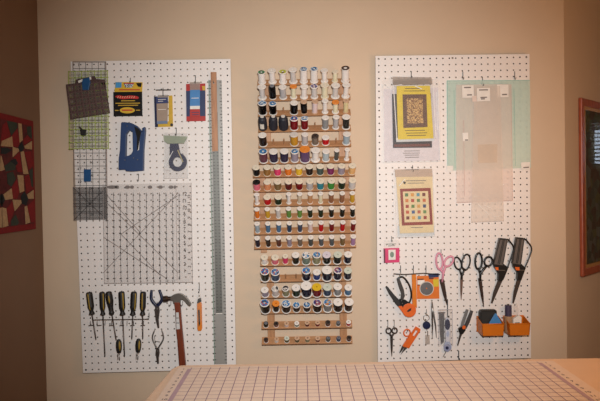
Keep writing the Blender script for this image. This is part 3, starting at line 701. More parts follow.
# ---- long rulers
t = T('metal_yardstick', 'wide long grey metal ruler reaching nearly the full pegboard height', 'ruler', 220, 364, 'long straight rulers')
o = [(208.4, 80), (221.6, 80), (227, 364), (214.2, 364.4)]
plate(t, 'ruler_body', M('brushed_aluminium', (158, 156, 152), .42, .2, var=.05, vscale=30), o, B + .0004, .002)
sg = []; sg2 = []
for k in range(88):
    y = 82 + 3.23 * k; s = (y - 80) * .0192
    L_ = 2.2 if k % 2 == 0 else 1.2
    sg.append((208.6 + s + .1, y, 208.6 + s + L_, y)); sg2.append((221.5 + s, y, 221.5 + s - L_, y))
lines(t, 'inch_marks', m_print, sg, B + .0042, .7); lines(t, 'inch_marks', m_print, sg2, B + .0042, .7)
lines(t, 'greenish_edge', M('ruler_edge_green', (120, 150, 132), .4), [(208.8, 80.4, 214.5, 364)], B + .0043, .6)
t = T('metal_ruler', 'narrow dark grey metal ruler lying on the wide long ruler', 'ruler', 220, 314, 'long straight rulers')
o = [(211.6, 112), (217.6, 112), (222.4, 314), (216, 314)]
plate(t, 'ruler_body', M('dull_steel', (112, 112, 108), .45, .5), o, B + .0045, .0016)
sg = []; sg2 = []
for k in range(62):
    y = 114 + 3.22 * k; s = (y - 112) * .0232
    sg.append((212 + s, y, 213.8 + s, y)); sg2.append((217.4 + s, y, 215.8 + s, y))
lines(t, 'inch_marks', m_print, sg, B + .0063, .5); lines(t, 'inch_marks', m_print, sg2, B + .0063, .5)
lines(t, 'bright_end', m_white, [(216, 313.6, 222.4, 313.4)], B + .0063, .8)
t = T('wooden_ruler', 'short wooden ruler hanging in front of the long metal rulers', 'ruler', 215, 151, 'long straight rulers')
o = [(210.6, 72), (216.4, 72), (218, 151), (212.2, 151.4)]
plate(t, 'ruler_body', wood('ruler_wood', (168, 118, 84), (190, 138, 100), 14, (1, 1, .1)), o, B + .0065, .003, [ell(213.7, 83, .8)])
sg = []
for k in range(48):
    y = 73.5 + 1.62 * k; s = (y - 72) * .02
    sg.append((210.7 + s, y, 210.7 + s + (1.7 if k % 4 == 0 else .9), y))
lines(t, 'ruler_marks', M('ruler_brown_ink', (110, 70, 46), .6), sg, B + .0097, .3)
hook('L', 213.7, 79, 83, 'metal peg hook holding the wooden ruler and long rulers', .012)

# ---- screwdrivers on their wire rack
t = T('wire_holder', 'long thin wire holder carrying the row of screwdrivers', 'holder', 121, 320)
MB().tpx([(92.5, 319.8), (100, 319.6), (149, 319), (149.2, 316), (149, 313)], B + .030, .0013, 6).build('front_wire', m_wire, t)
b = MB()
for x in (90.3, 97, 105, 111.5, 121, 127, 133.5, 143.5): b.tpx([(x, 325.3), (x, 325.2), (x + .2, 321)], [B + .0015, B + .020, B + .030], .0012, 6)
b.build('peg_wires', m_wire, t)
b = MB()
for x in (90, 98.5, 110.5, 121, 131.5, 142): b.tpx([(x - 1.4, 325.6), (x + 3, 325.2)], B + .018, .0016, 6)
b.build('cross_clips', m_dsteel, t)
def screwdriver(label, x0, y0, x1, y1, tx, ty, w, sx, shape=0, oval=False):
    t = T('screwdriver', label, 'screwdriver', tx, ty, 'screwdrivers in the wire holder')
    dd = B + .030; a, c = P(x0, y0, dd), P(x1, y1, dd); e = P(tx, ty, dd)
    L = (c - a).length; ax = (c - a).normalized(); r = w * .0039 / 2
    if oval: pr = [(0, 0), (r * .6, .0008), (r * .9, L * .05), (r, L * .2), (r, L * .42), (r * .72, L * .66), (r * .62, L * .84), (r * .8, L * .93), (r * .55, L), (.002, L)]
    else: pr = [(0, 0), (r * .7, .0005), (r * .95, L * .04), (r, L * .12), (r, L * .66), (r * .66, L * .80), (r * .62, L * .86), (r * .95, L * .97), (r * .6, L), (.002, L)]
    MB().lathe(pr, 18, a, ax).build('handle', m_blk, t)
    side = Vector((ax.z, 0, -ax.x))
    if oval:
        b = MB(); q = a + ax * (L * .33) + Vector((0, -r * .95, 0)) - side * (r * .15)
        b.tube([q + ax * (L * k) for k in (-.17, -.12, 0, .12, .17)], [.0006, .0022, .0034, .0022, .0006], 8)
    else:
        b = MB(); off = side * (r * sx) + Vector((0, -sqrt(max(0, 1 - sx * sx)) * r * .92, 0))
        b.tube([a + ax * (L * k) + off for k in (.05, .1, .7)] + [a + ax * (L * .8) + off * .66], [.0012, .0026, .0026, .0012], 8)
    b.build('yellow_stripe', m_stripe, t)
    ra = .0026
    MB().tube([c - ax * .004, c + (e - c) * .9, e], [ra, ra, ra * .7], 8).build('shaft', m_dsteel, t)
    return t
screwdriver('leftmost screwdriver with short shaft and central yellow stripe', 89, 292, 92, 314.5, 96, 339.5, 6.4, .1)
screwdriver('second screwdriver from left with very long shaft and stripe at left', 102, 291.8, 102.9, 315, 105, 356.5, 5.6, -.6)
screwdriver('slanting screwdriver with waisted black handle and yellow oval', 108.4, 291.4, 111.9, 314.5, 116.2, 340, 7, 0, oval=True)
screwdriver('fourth screwdriver from left, long shaft ending beside a stubby tool', 121.4, 291.4, 122.6, 315, 124.6, 356.5, 6.2, -.6)
screwdriver('fifth screwdriver from left with short shaft and dull green-yellow stripe', 134, 291.6, 132.8, 315, 131.8, 339, 6.2, -.7)
screwdriver('rightmost screwdriver with short shaft and tan stripe near the pliers', 143.1, 291.6, 142.6, 315, 142.8, 339, 6, 0)
def stubby(label, x, y0, y1, lean):
    t = T('stubby_driver', label, 'screwdriver', x, y1 + 10, 'stubby drivers under the wire holder')
    a, c = P(x, y0, B + .026), P(x + lean, y1, B + .026); L = (c - a).length; ax = (c - a).normalized()
    MB().lathe([(0, 0), (.006, .002), (.0105, L * .2), (.0118, L * .5), (.0105, L * .8), (.0075, L), (0, L)], 16, a, ax).build('handle', m_blk, t)
    MB().tube([a + ax * (L * k) + Vector((.0055, -.0085, 0)) for k in (.12, .3, .6, .85)], [.001, .004, .004, .0012], 8).build('yellow_stripe', m_stripe, t)
    MB().tube([c - ax * .002, c + ax * .026, c + ax * .03], [.0022, .0022, .0015], 8).tube([c + Vector((-.006, 0, .004)), c + ax * .03 + Vector((-.008, .006, 0))], .0016, 6).build('shaft', m_steel, t)
stubby('left stubby yellow-striped driver hanging low below the screwdrivers', 118.6, 339, 352.5, .6)
stubby('right stubby yellow-striped driver hanging low beneath the rightmost screwdrivers', 138.6, 338.4, 352, -.5)
hook('L', 149.2, 312.8, 318, 'wire end hook at the right of the screwdriver holder', .03)

# ---- pliers
def pliers(label, tipL, tipR, bowL, bowR, piv, nose, mh, mj, r, nose_w, spring=False):
    t = T('pliers', label, 'pliers', nose[0], nose[1], 'pliers beside the hammer')
    dd = B + .012
    for tip, bow, nm in ((tipL, bowL, 'handle'), (tipR, bowR, 'handle')):
        pth = smoothp([tip, bow, (piv[0] + (bow[0] - piv[0]) * .25, piv[1] - 3), piv], 5)
        n = len(pth); MB().tpx(pth, dd, [r * (.85 + .3 * sin(pi * k / (n - 1))) for k in range(n)], 8, flat=.7).build(nm, mh, t)
    x, y = piv
    for s in (-1, 1):
        plate(t, 'jaw', mj, [(x, y - 2), (x + s * nose_w * .7, y - 1.5), (x + s * nose_w, y + 3), (x + s * nose_w * .55, y + (nose[1] - y) * .6), (nose[0] + s * .7, nose[1]), (nose[0] + s * .08, nose[1]), (x + s * .08, y)], dd - .004, .008)
    MB().lathe([(0, .0012), (.003, .001), (.0034, 0)], 12, P(x, y + 1, dd + .004), (0, -1, 0)).build('pivot', m_steel, t)
    if spring: MB().tpx([(154.5, 336), (155, 341), (160, 342)], dd, .0012, 6).build('spring', m_wire, t)
pliers('long-nose pliers with navy handles hanging open above the steel pliers', (151.6, 290), (159.2, 289.8), (151.4, 299), (162, 299), (157, 308), (158.3, 328), M('navy_dip_grip', (22, 30, 62), .4), m_dsteel, .0058, 2.5)
pliers('small bare steel pliers hanging below the navy-handled pliers', (154.6, 330.2), (161.8, 330), (152.4, 338), (163.4, 338.5), (157.4, 350), (157.9, 363.8), m_steel, m_dsteel, .0028, 2.0, True)
hook('L', 157.2, 302, 305.5, 'metal peg hook in the fork of the navy-handled pliers', .016)
# ---- hammer
t = T('claw_hammer', 'claw hammer with red-brown wooden handle hanging head up', 'hammer', 178, 366)
plate(t, 'handle', wood('hammer_wood', (104, 42, 20), (124, 54, 26), 14, (1, 1, .1), .4), [(173.6, 302), (179.8, 302), (180.4, 311), (182, 330), (186, 372), (179.4, 372.4), (177, 340), (175.8, 330), (175, 311)], B + .010, .020, bevel=.004)
plate(t, 'white_sticker', M('white_sticker', (205, 205, 205), .5), [(176, 312.5), (178.6, 312.4), (180, 329), (176.4, 329.4)], B + .0302, .0005)
lines(t, 'sticker_print', m_print, [(176.2, 318, 178.8, 318), (176.5, 323, 179.2, 323)], B + .0309, .7)
claw = smoothp([(171, 296.4), (176, 294), (181, 294.2), (186, 297.6), (190, 303), (190.6, 305.4), (188.6, 305.8), (184, 300.6), (180.5, 299.6), (179.6, 303.4), (173.8, 303.6), (172.8, 301), (170.6, 300)], 4, True)
plate(t, 'claw_head', M('hammer_steel', (136, 130, 124), .28, .65), claw, B + .011, .018, bevel=.003)
a, c = P(163.2, 299.2, B + .020), P(172.5, 298.2, B + .020)
L = (c - a).length
MB().lathe([(0, 0), (.0105, 0), (.0125, .0015), (.0125, L * .42), (.0085, L * .55), (.0080, L * .85), (.0095, L)], 18, a, c - a).build('poll', M('hammer_dark_steel', (82, 66, 58), .35, .8), t)
for k, x in enumerate((171, 182.8)):
    hook('L', x, 301.5, 304.5, ('left', 'right')[k] + ' metal hook under the hammer head', .034)
# ---- orange snap knife
t = T('utility_knife', 'orange snap-off knife with black slider in clear sleeve', 'knife', 199, 331)
plate(t, 'body', m_org, [(197, 304), (200.5, 302), (201.6, 304), (202, 329), (201, 331), (198, 331), (197.2, 329)], B + .003, .010, bevel=.0012)
plate(t, 'black_slider', m_blk, [(198, 310), (199.6, 309.8), (200, 324), (198.8, 327)], B + .0132, .003)
plate(t, 'blade_tip', m_blk, [(196.8, 303.4), (198, 299), (200.6, 298), (201.2, 301.5), (199, 303)], B + .003, .009)
plate(t, 'clear_sleeve', m_bag, [(198.8, 290.5), (201.4, 296), (202.3, 303), (202.3, 322), (196.4, 322), (196.3, 303), (197.2, 296)], B + .0165, .0006)
hook('L', 199.4, 284, 292, 'metal peg hook holding the orange snap-off knife', .02)

# ================= right board
# ---- pattern packets
t = T('pattern_packet', 'large quilt pattern packet with white sheet behind the yellow pattern card', 'pattern', 411, 163, 'quilt pattern packets')
plate(t, 'white_sheet', M('pattern_white', (222, 216, 222), .5), [(383.4, 89), (438, 87.5), (440, 160.5), (384, 161.6)], B + .0004, .002)
plate(t, 'dark_picture', M('dark_quilt_print', (50, 46, 54), .5, var=.4, vscale=300), [(392, 94), (431, 93), (432, 147.5), (393, 148)], B + .0042, .0006)
plate(t, 'red_strip', M('dark_red_print', (112, 60, 56), .5), [(394, 144.4), (430, 143.8), (430, 146.2), (394, 146.8)], B + .0050, .0004)
lines(t, 'caption_lines', m_greyp, [(404, 151, 420, 150.8), (403, 153.2, 420, 153), (404.5, 155.2, 419, 155), (405, 157.4, 419, 157.2)], B + .0043, .6)
plate(t, 'clear_sleeve', m_bag, [(382, 81), (388, 78), (438, 79), (441, 88), (440.6, 162), (383.4, 163.2)], B + .0056, .0005)
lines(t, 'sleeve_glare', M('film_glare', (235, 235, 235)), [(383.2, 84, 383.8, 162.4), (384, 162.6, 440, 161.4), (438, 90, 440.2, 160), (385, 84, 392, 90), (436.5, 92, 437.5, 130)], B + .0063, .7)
t = T('pattern_packet', 'yellow quilt pattern packet with brown quilt picture hanging in front', 'pattern', 415, 141, 'quilt pattern packets')
plate(t, 'yellow_card', M('pattern_yellow', (222, 198, 52), .5), [(396.6, 86), (430, 85.6), (433.6, 138.4), (398, 139.6)], B + .0085, .003)
plate(t, 'back_sheet', M('pattern_pale', (206, 212, 216), .5), [(396, 138), (434, 137), (434, 141), (396.4, 142)], B + .0085, .002)
q = [(402.6, 94.4), (426.4, 94.2), (427.6, 127), (403.4, 128)]
plate(t, 'quilt_picture', patches('brown_quilt_print', [(92, 62, 44), (120, 86, 58), (104, 72, 50), (80, 54, 40)], 350, .5), q, B + .0117, .0005)
plate(t, 'quilt_centre', patches('gold_quilt_print', [(196, 158, 100), (140, 102, 62), (216, 180, 120), (104, 70, 44)], 300, .5), [(406.6, 98.6), (422.6, 98.4), (423.4, 123), (407.4, 123.6)], B + .0123, .0004)
lines(t, 'title_print', M('brown_print', (92, 72, 30), .5), [(405, 88.6, 421, 88.4), (404, 91, 425, 90.8), (405, 130.6, 425, 130.2), (406, 133.2, 427, 132.8), (407, 135.6, 426, 135.2)], B + .0118, .7)
plate(t, 'clear_sleeve', m_bag, [(392, 80), (433, 78.5), (436, 139), (396, 143)], B + .0130, .0005)
plate(t, 'sleeve_header', m_hdr, [(392.6, 76.6), (431.5, 77.2), (432.4, 84), (393, 85)], B + .0137, .0005)
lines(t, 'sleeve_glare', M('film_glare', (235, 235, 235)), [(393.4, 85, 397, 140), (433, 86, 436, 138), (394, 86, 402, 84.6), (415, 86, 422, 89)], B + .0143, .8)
hook('R', 411.2, 72, 78.5, 'metal peg hook holding the yellow pattern packet', .017)
t = T('pattern_packet', 'cream quilt pattern packet showing red-bordered quilt of coloured squares', 'pattern', 415, 237, 'quilt pattern packets')
plate(t, 'cream_card', m_cream, [(396, 176), (432.4, 176), (434, 232.4), (400, 233.4)], B + .003, .003)
plate(t, 'back_sheet', M('pattern_pale', (206, 212, 216)), [(397, 226), (434.4, 226), (434.6, 235.4), (398, 237)], B + .0004, .0009)
plate(t, 'header_band', M('pattern_taupe', (190, 168, 150), .5), [(394.6, 169.6), (432, 168.8), (432.6, 176.6), (395.4, 177)], B + .003, .0031)
ob = [(400, 188.8), (430.6, 187.8), (432.8, 224.6), (402, 225.6)]
plate(t, 'red_border', M('pattern_red', (140, 46, 34), .5), ob, B + .0062, .0005)
plate(t, 'quilt_centre', m_cream, [(402.8, 191.6), (428, 191), (430, 221.6), (404.6, 222.4)], B + .0068, .0004)
sqc = [(70, 120, 70), (216, 150, 60), (90, 150, 170), (110, 40, 36), (206, 120, 56), (176, 60, 40), (90, 130, 70), (196, 100, 50), (160, 48, 36), (90, 130, 60), (214, 160, 80), (46, 66, 110), (190, 80, 46), (60, 90, 140), (176, 90, 60), (100, 140, 80), (110, 36, 34), (216, 160, 70), (90, 150, 170), (150, 50, 40)]
for r in range(5):
    for c in range(4):
        x = 406.6 + c * 5.75 + r * .32; y = 194.9 + r * 5.75 - c * .12
        plate(t, 'quilt_square', M('quilt_patch_%d_%d_%d' % sqc[r * 4 + c], sqc[r * 4 + c], .5), rect(x - 1.55, y - 1.6, x + 1.55, y + 1.6), B + .0073, .0003)
lines(t, 'title_print', m_greyp, [(406, 180.8, 426, 180.6), (408, 183.2, 424, 183), (411, 227.6, 423, 227.4), (405, 169.9, 419, 169.6)], B + .0064, .7)
b = MB().px([(403, 181), (406, 182), (405, 184.4), (403.6, 183.6)], B + .0062, .0003); b.build('title_emblem', m_print, t)
plate(t, 'clear_sleeve', m_bag, [(393.4, 168.6), (433, 168), (435.4, 236.6), (396, 238)], B + .0090, .0005)
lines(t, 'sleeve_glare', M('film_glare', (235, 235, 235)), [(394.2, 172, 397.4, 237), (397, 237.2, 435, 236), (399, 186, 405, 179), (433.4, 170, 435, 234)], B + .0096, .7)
hook('R', 412.6, 165.5, 171.5, 'metal peg hook holding the cream pattern packet', .013)
# ---- pink packet
t = T('pin_packet', 'small hot pink packet with white window near left edge of right pegboard', 'packet', 391.5, 263)
plate(t, 'pink_card', M('packet_pink', (214, 52, 110), .45), [(383.6, 248.4), (399.4, 248), (399.6, 262.2), (384, 263)], B + .0004, .006)
plate(t, 'dark_edge', M('packet_wine', (96, 40, 60), .45), [(383.6, 249), (385.2, 248.8), (385.4, 262.8), (384, 263)], B + .0081, .0003)
plate(t, 'white_window', m_white, [(388.4, 249.8), (395.6, 249.6), (395.6, 259.6), (388.6, 260)], B + .0081, .0006)
plate(t, 'printed_flower', M('flower_grey', (120, 140, 124), .5), ell(392, 254.6, 2, 2.8), B + .0088, .0003)
plate(t, 'clear_header', m_bag, [(384, 240), (399, 240), (399.4, 248.2), (383.6, 248.6)], B + .0082, .0005)
lines(t, 'header_print', M('green_print', (110, 130, 120), .5), [(387, 244, 396, 243.8), (388, 245.8, 395, 245.6)], B + .0089, .5)
hook('R', 391.6, 236.5, 241.5, 'metal peg hook holding the small pink packet', .014)

# ---- translucent template sheets
m_teal = sheet('teal_vinyl', (216, 240, 231), .80, .3)
m_rose = sheet('rose_grey_vinyl', (252, 238, 232), .62, .3)
m_mist = sheet('mist_vinyl', (252, 242, 232), .58, .3)
G = 'translucent template sheets'
t = T('template_sheet', 'largest template sheet, pale teal, across the top of right pegboard', 'template', 488, 171, G)
plate(t, 'sheet', m_teal, [(446.6, 80.4), (530, 80), (531, 167.8), (447.4, 170.8)], B + .003, .0012)
lines(t, 'sheet_edges', M('teal_edge', (140, 190, 180), .3), [(447, 80.8, 530, 80.4), (447.4, 81, 447.8, 170), (454, 90, 455, 168), (514, 90, 515.4, 166)], B + .0044, .5)
plate(t, 'price_sticker', m_white, [(446.8, 165.8), (453, 165.6), (453.2, 171), (447, 171.2)], B + .0044, .0004)
plate(t, 'price_sticker', m_white, [(521, 162.4), (530, 162), (530.2, 169.4), (521.4, 170)], B + .0044, .0004)
lines(t, 'sticker_print', m_greyp, [(523.4, 167.6, 529, 167.2)], B + .0050, 1.2)
t = T('template_sheet', 'tall rosy-grey template sheet reaching below the large teal sheet', 'template', 483, 203, G)
plate(t, 'sheet', m_rose, [(456, 84.6), (511.4, 84), (513, 200.8), (456.4, 203)], B + .0058, .0012)
lines(t, 'sheet_edges', M('rose_edge', (196, 170, 166), .3), [(456.4, 202.6, 512.6, 200.6), (511, 85, 512.6, 200), (463.6, 120, 464.6, 196)], B + .0072, .5)
plate(t, 'price_sticker', m_white, [(462, 85.4), (473.6, 85.2), (473.8, 97.6), (462.4, 97.8)], B + .0072, .0004)
plate(t, 'price_sticker', m_white, [(497, 84.6), (508.4, 84.6), (508.6, 97), (497.4, 97.4)], B + .0072, .0004)
plate(t, 'price_sticker', m_white, [(462.4, 132.8), (468, 132.6), (468.4, 141), (463, 141.2)], B + .0072, .0004)
for q in [(467, 95, 472, 94.8), (502, 94.6, 507, 94.4), (464, 87.6, 471, 87.4), (465, 140, 468, 140)]: lines(t, 'sticker_print', m_greyp, [q], B + .0078, 1.3)
lines(t, 'printed_outline', m_white, [(499, 184.8, 504, 184.6), (473, 196.6, 478, 196.4), (490, 174, 494, 173.8)], B + .0073, 1)
t = T('template_sheet', 'narrowest and longest grey template sheet hanging in front of the others', 'template', 487, 222, G)
plate(t, 'sheet', m_mist, [(474.6, 86.4), (500, 86), (504, 221), (471, 222.6)], B + .0086, .0012)
lines(t, 'sheet_edges', M('mist_edge', (206, 192, 184), .3), [(471.4, 222, 503.8, 220.8), (474.8, 90, 471.2, 222), (500, 90, 503.8, 221)], B + .0100, .4)
plate(t, 'inner_panel', sheet('cream_vinyl', (248, 232, 214), .5, .3), [(477.6, 144.6), (497.4, 144), (497, 162.6), (478, 163)], B + .0100, .0004)
plate(t, 'price_sticker', m_white, [(476.8, 88.2), (490, 87.8), (490.2, 100.8), (477.2, 101.4)], B + .0100, .0004)
plate(t, 'price_sticker', M('cream_sticker', (224, 206, 196), .5), [(472, 96), (476.6, 95.8), (476.8, 101.6), (472.4, 101.6)], B + .0100, .0004)
lines(t, 'sticker_print', m_greyp, [(480.4, 97.6, 487, 97.2), (481, 99, 485, 98.8), (479, 90, 488, 89.8)], B + .0106, 1.2)
lines(t, 'printed_outline', m_white, [(478, 204, 489, 214.6), (484, 205, 492, 208.6), (493, 216.8, 499, 216.4)], B + .0102, .5)
hook('R', 462.8, 71.5, 79.5, 'left metal peg hook above the teal template sheet', .014)
hook('R', 482.4, 77, 86, 'middle metal peg hook above the teal template sheet', .016)
hook('R', 514.6, 71.5, 79.5, 'right metal peg hook above the teal template sheet', .014)

# ---- scissors
def loop(b, cx, cy, a, bb, rot, d, r, n=22): b.tpx(ell(cx, cy, a, bb, rot, n), d, r, 8, True)
def scissors(label, loops, join, pivot, tip, w, mh, mb, r=.0032, shank=None, group='scissors on the right pegboard', name='scissors'):
    t = T(name, label, 'scissors', tip[0], tip[1], group)
    for k, (cx, cy, a, bb, rot) in enumerate(loops):
        d = B + .009 + .004 * k
        b = MB(); loop(b, cx, cy, a, bb, rot, d, r)
        s = 1 if cx > join[0] else -1
        # shank from the loop's lower end to the pivot
        rr = radians(rot); lx, ly = cx - bb * sin(rr) * .8, cy + bb * cos(rr) * .8
        b.tpx([(lx, ly), ((lx + join[0]) / 2, (ly + join[1]) / 2), join, (pivot[0], pivot[1])], d, [r * 1.1, r * 1.25, r * 1.3, r * .9], 8)
        b.build('handle', mh, t)
    dx, dy = tip[0] - pivot[0], tip[1] - pivot[1]; l = math.hypot(dx, dy); nx, ny = -dy / l, dx / l
    sx, sy = pivot[0] - dx / l * 3, pivot[1] - dy / l * 3
    for k, s in enumerate((1, -1)):
        o = [(sx + nx * w * .45 * s, sy + ny * w * .45 * s), (pivot[0] + nx * w * .5 * s, pivot[1] + ny * w * .5 * s), (pivot[0] + dx * .6 + nx * w * .36 * s, pivot[1] + dy * .6 + ny * w * .36 * s), (tip[0] + nx * .25 * s, tip[1] + ny * .25 * s), (tip[0] - nx * .15 * s, tip[1] - ny * .15 * s), (pivot[0] + dx * .5 - nx * w * .22 * s, pivot[1] + dy * .5 - ny * w * .22 * s), (sx - nx * w * .3 * s, sy - ny * w * .3 * s)]
        plate(t, 'blade', mb, o, B + .008 + .0026 * k, .0024)
    MB().lathe([(0, .0012), (.0026, .001), (.003, 0)], 12, P(pivot[0], pivot[1], B + .013), (0, -1, 0)).build('pivot_screw', m_steel, t)
    return t
m_pinkh = M('pink_handle', (222, 150, 172), .4)
m_blade = M('dark_blade', (84, 70, 64), .35, .75)
scissors('pink-handled scissors hanging beside the orange disc packet', [(439.4, 261.4, 3.2, 8.3, -4), (448.8, 261.4, 3.6, 5.8, 38)], (443.2, 273.4), (442.2, 282), (447, 305), 4.6, m_pinkh, m_blade, .0040)
scissors('small black-handled scissors with short blades, second from the pink pair', [(457.8, 263.4, 3.4, 6.4, -16), (466, 262.2, 4.0, 8, 10)], (461.8, 276), (461.6, 279.5), (461.2, 299.8), 2.8, m_blkg, M('warm_blade', (138, 112, 100), .35, .7), .0034)
scissors('black shears with one long loop and one round ring handle', [(478.6, 261.2, 3.4, 8.2, 2), (488.4, 261.4, 3.9, 4.7, 20)], (480.4, 273.6), (480.2, 281), (483.8, 307.2), 3.6, m_blkg, m_blade, .0042)
for x, y, s in ((441, 253.6, 'pink-handled scissors'), (463, 257, 'small black-handled scissors'), (480, 254.5, 'black shears with one ring handle')):
    hook('R', x, y - 4, y + 1, 'metal peg hook holding the ' + s, .022)
def shears(label, body, head, handle, dot, blade):
    t = T('spring_shears', label, 'shears', blade[-1][0], blade[-1][1], 'large shears at the right of the pegboard')
    mg = M('ribbed_grey_grip', (92, 84, 80), .5)
    plate(t, 'grip', mg, body, B + .004, .018, bevel=.002)
    (x0, y0), (x1, y1), (x2, y2), (x3, y3) = body
    lines(t, 'grip_grooves', m_blk, [(x0 + (x1 - x0) * f, y0 + (y1 - y0) * f + 1, x3 + (x2 - x3) * f, y3 + (y2 - y3) * f - 1) for f in (.04, .45, .6, .97)], B + .0222, .9)
    plate(t, 'cap', m_blk, [(x0, y0), (x1, y1), (x1 - .2, y1 + 1.6), (x0 - .2, y0 + 1.6)], B + .0221, .0006)
    plate(t, 'head', m_blkg, head, B + .003, .017, bevel=.0015)
    MB().tpx(smoothp(handle, 5), B + .012, .0030, 8).build('loop_handle', m_blkg, t)
    plate(t, 'orange_catch', m_orgr, dot, B + .0202, .003)
    plate(t, 'blade', m_dsteel, blade, B + .008, .003)
    a, c = head[0], head[1]
    lines(t, 'steel_pin', m_steel, [(dot[0][0] + 1, dot[0][1] + 3, dot[0][0] + 10, dot[0][1] + 3.2)], B + .0205, .5)
shears('left of two big black shears with grey ribbed grip, pointing down-left', [(499.8, 238), (507.6, 238.8), (503.2, 265.6), (493.6, 264.4)], [(493.6, 263), (503.4, 263.6), (508.6, 267.6), (504, 279), (502, 281.4), (498, 280.6), (498.4, 274), (494.2, 267)], [(507.4, 239), (510, 241.5), (513.4, 247.6), (511.5, 256), (508, 266), (505.4, 272)], [(495.2, 267.2), (498.4, 267.4), (498.6, 270.2), (496, 270)], [(498, 280), (502.4, 281), (497, 293), (492.4, 303.6), (491, 303), (493.4, 292)])
shears('rightmost big black shears with slim dark grip, next to pegboard edge', [(516.4, 237.2), (524.4, 238), (521, 265), (512.4, 263.6)], [(512.4, 262), (521, 263.4), (526, 268), (522, 279), (520.6, 280.4), (517, 279.6), (517.6, 273), (513.4, 267)], [(524, 238.4), (527.4, 241.4), (531.6, 248.4), (529.4, 257), (525.6, 266), (523.2, 271.6)], [(515, 267), (519.4, 267.2), (519.6, 270.4), (516, 270.2)], [(517, 279), (521.2, 280), (517, 293), (513.8, 303.6), (512.4, 303), (513.6, 292)])
hook('R', 509.4, 238, 243, 'metal peg hook holding the left big shears', .02)
hook('R', 526.6, 238, 243, 'metal peg hook holding the rightmost big shears', .02)

# ---- bar hook with cutter and packet
t = T('bar_hook', 'long black bar hook holding the orange cutter and orange disc packet', 'hook', 416, 274)
MB().tpx([(393.5, 273.8), (404, 274.4), (424, 273.2), (440, 274.6)], B + .016, .0018).build('bar', m_blk, t)
for x in (400.6, 413.4, 426): MB().tpx([(x, 265.6), (x, 266), (x, 272.6), (x, 274)], [B + .0018, B + .0004, B + .004, B + .016], .0016, 6).build('prong', m_wire, t)
t = T('rotary_shears', 'black-jawed rotary shears with orange wheel and orange bar grip', 'cutter', 409, 317)
plate(t, 'jaw', m_blk, [(385.6, 287.4), (386.6, 286), (388, 287), (394, 294.4), (400.6, 301.4), (403.4, 305), (399.4, 308), (395.6, 304), (388.8, 293.6)], B + .006, .010, bevel=.001)
plate(t, 'jaw', M('dark_grey_plastic', (58, 54, 52), .45), [(396.8, 279), (399.4, 278), (401.4, 283), (404, 290), (405, 296), (403, 300.6), (400.8, 299.4), (401.4, 294), (398.6, 286)], B + .006, .012, bevel=.001)
MB().tpx(smoothp([(397.4, 279), (401.4, 276.8), (405.4, 279.2), (409.4, 285.6), (411.2, 293), (410.8, 299), (408.4, 304)], 5), B + .012, .0036, 8).build('loop_handle', m_blkg, t)
plate(t, 'hinge_block', m_blkg, [(399.4, 299), (405.6, 300), (413.6, 305.4), (415.4, 309), (410, 309.6), (402, 310), (400.4, 306)], B + .005, .012)
plate(t, 'orange_bar', m_org, [(412, 275), (416.2, 274.6), (417, 308), (412.6, 306)], B + .004, .009, bevel=.001)
plate(t, 'orange_wheel', m_orgr, ell(409.3, 310.3, 6.9), B + .017, .006, bevel=.001)
plate(t, 'orange_lug', m_orgr, [(398.2, 306.4), (402, 306), (404, 311), (402.6, 312.4)], B + .017, .005)
plate(t, 'wheel_mark', m_blk, [(406.6, 311.4), (409, 309), (411.4, 308), (411, 310.6), (408.4, 312)], B + .0231, .0006)
b = MB()
for x, y in ((401.4, 300.6), (402.4, 303.4)): b.lathe([(0, .001), (.002, .001), (.0024, 0)], 10, P(x, y, B + .0185), (0, -1, 0))
b.build('hinge_pins', m_steel, t)
t = T('blade_packet', 'orange packet with round grey disc hanging from the long bar hook', 'packet', 428, 299)
plate(t, 'orange_card', M('card_orange', (222, 116, 32), .5), [(416.8, 276), (438.8, 275.4), (439.4, 298.6), (417, 299)], B + .003, .002)
plate(t, 'dark_header', M('packet_dark_blue', (30, 48, 92)), [(428, 273.6), (438.8, 273.2), (438.8, 277), (429, 278)], B + .0053, .0006)
plate(t, 'white_panel', m_white, [(417.4, 280.4), (424.6, 280), (424.6, 284.4), (417.6, 284.8)], B + .0053, .0004)
lines(t, 'dark_print', m_print, [(417.6, 279.4, 423.6, 279.2), (417.6, 285, 419.6, 285), (429, 278.6, 433.6, 278.4)], B + .0058, 1)
plate(t, 'yellow_square', M('card_yellow', (214, 190, 44), .5), [(433, 279.4), (438.6, 279.2), (438.6, 286.4), (433.6, 286.8)], B + .0053, .0004)
plate(t, 'blade_disc', M('disc_grey', (112, 112, 114), .4, .4), ell(426.7, 288.6, 6.4, 6.4, 0, 32), B + .006, .002)
plate(t, 'disc_rim', M('disc_rim_white', (206, 200, 190), .4), ell(426.7, 288.6, 7.1, 7.1, 0, 32), B + .006, .0025, [ell(426.7, 288.6, 6.4, 6.4, 0, 32)])
plate(t, 'disc_centre', M('card_orange', (222, 116, 32)), ell(426.6, 288.4, .7), B + .0081, .0005)

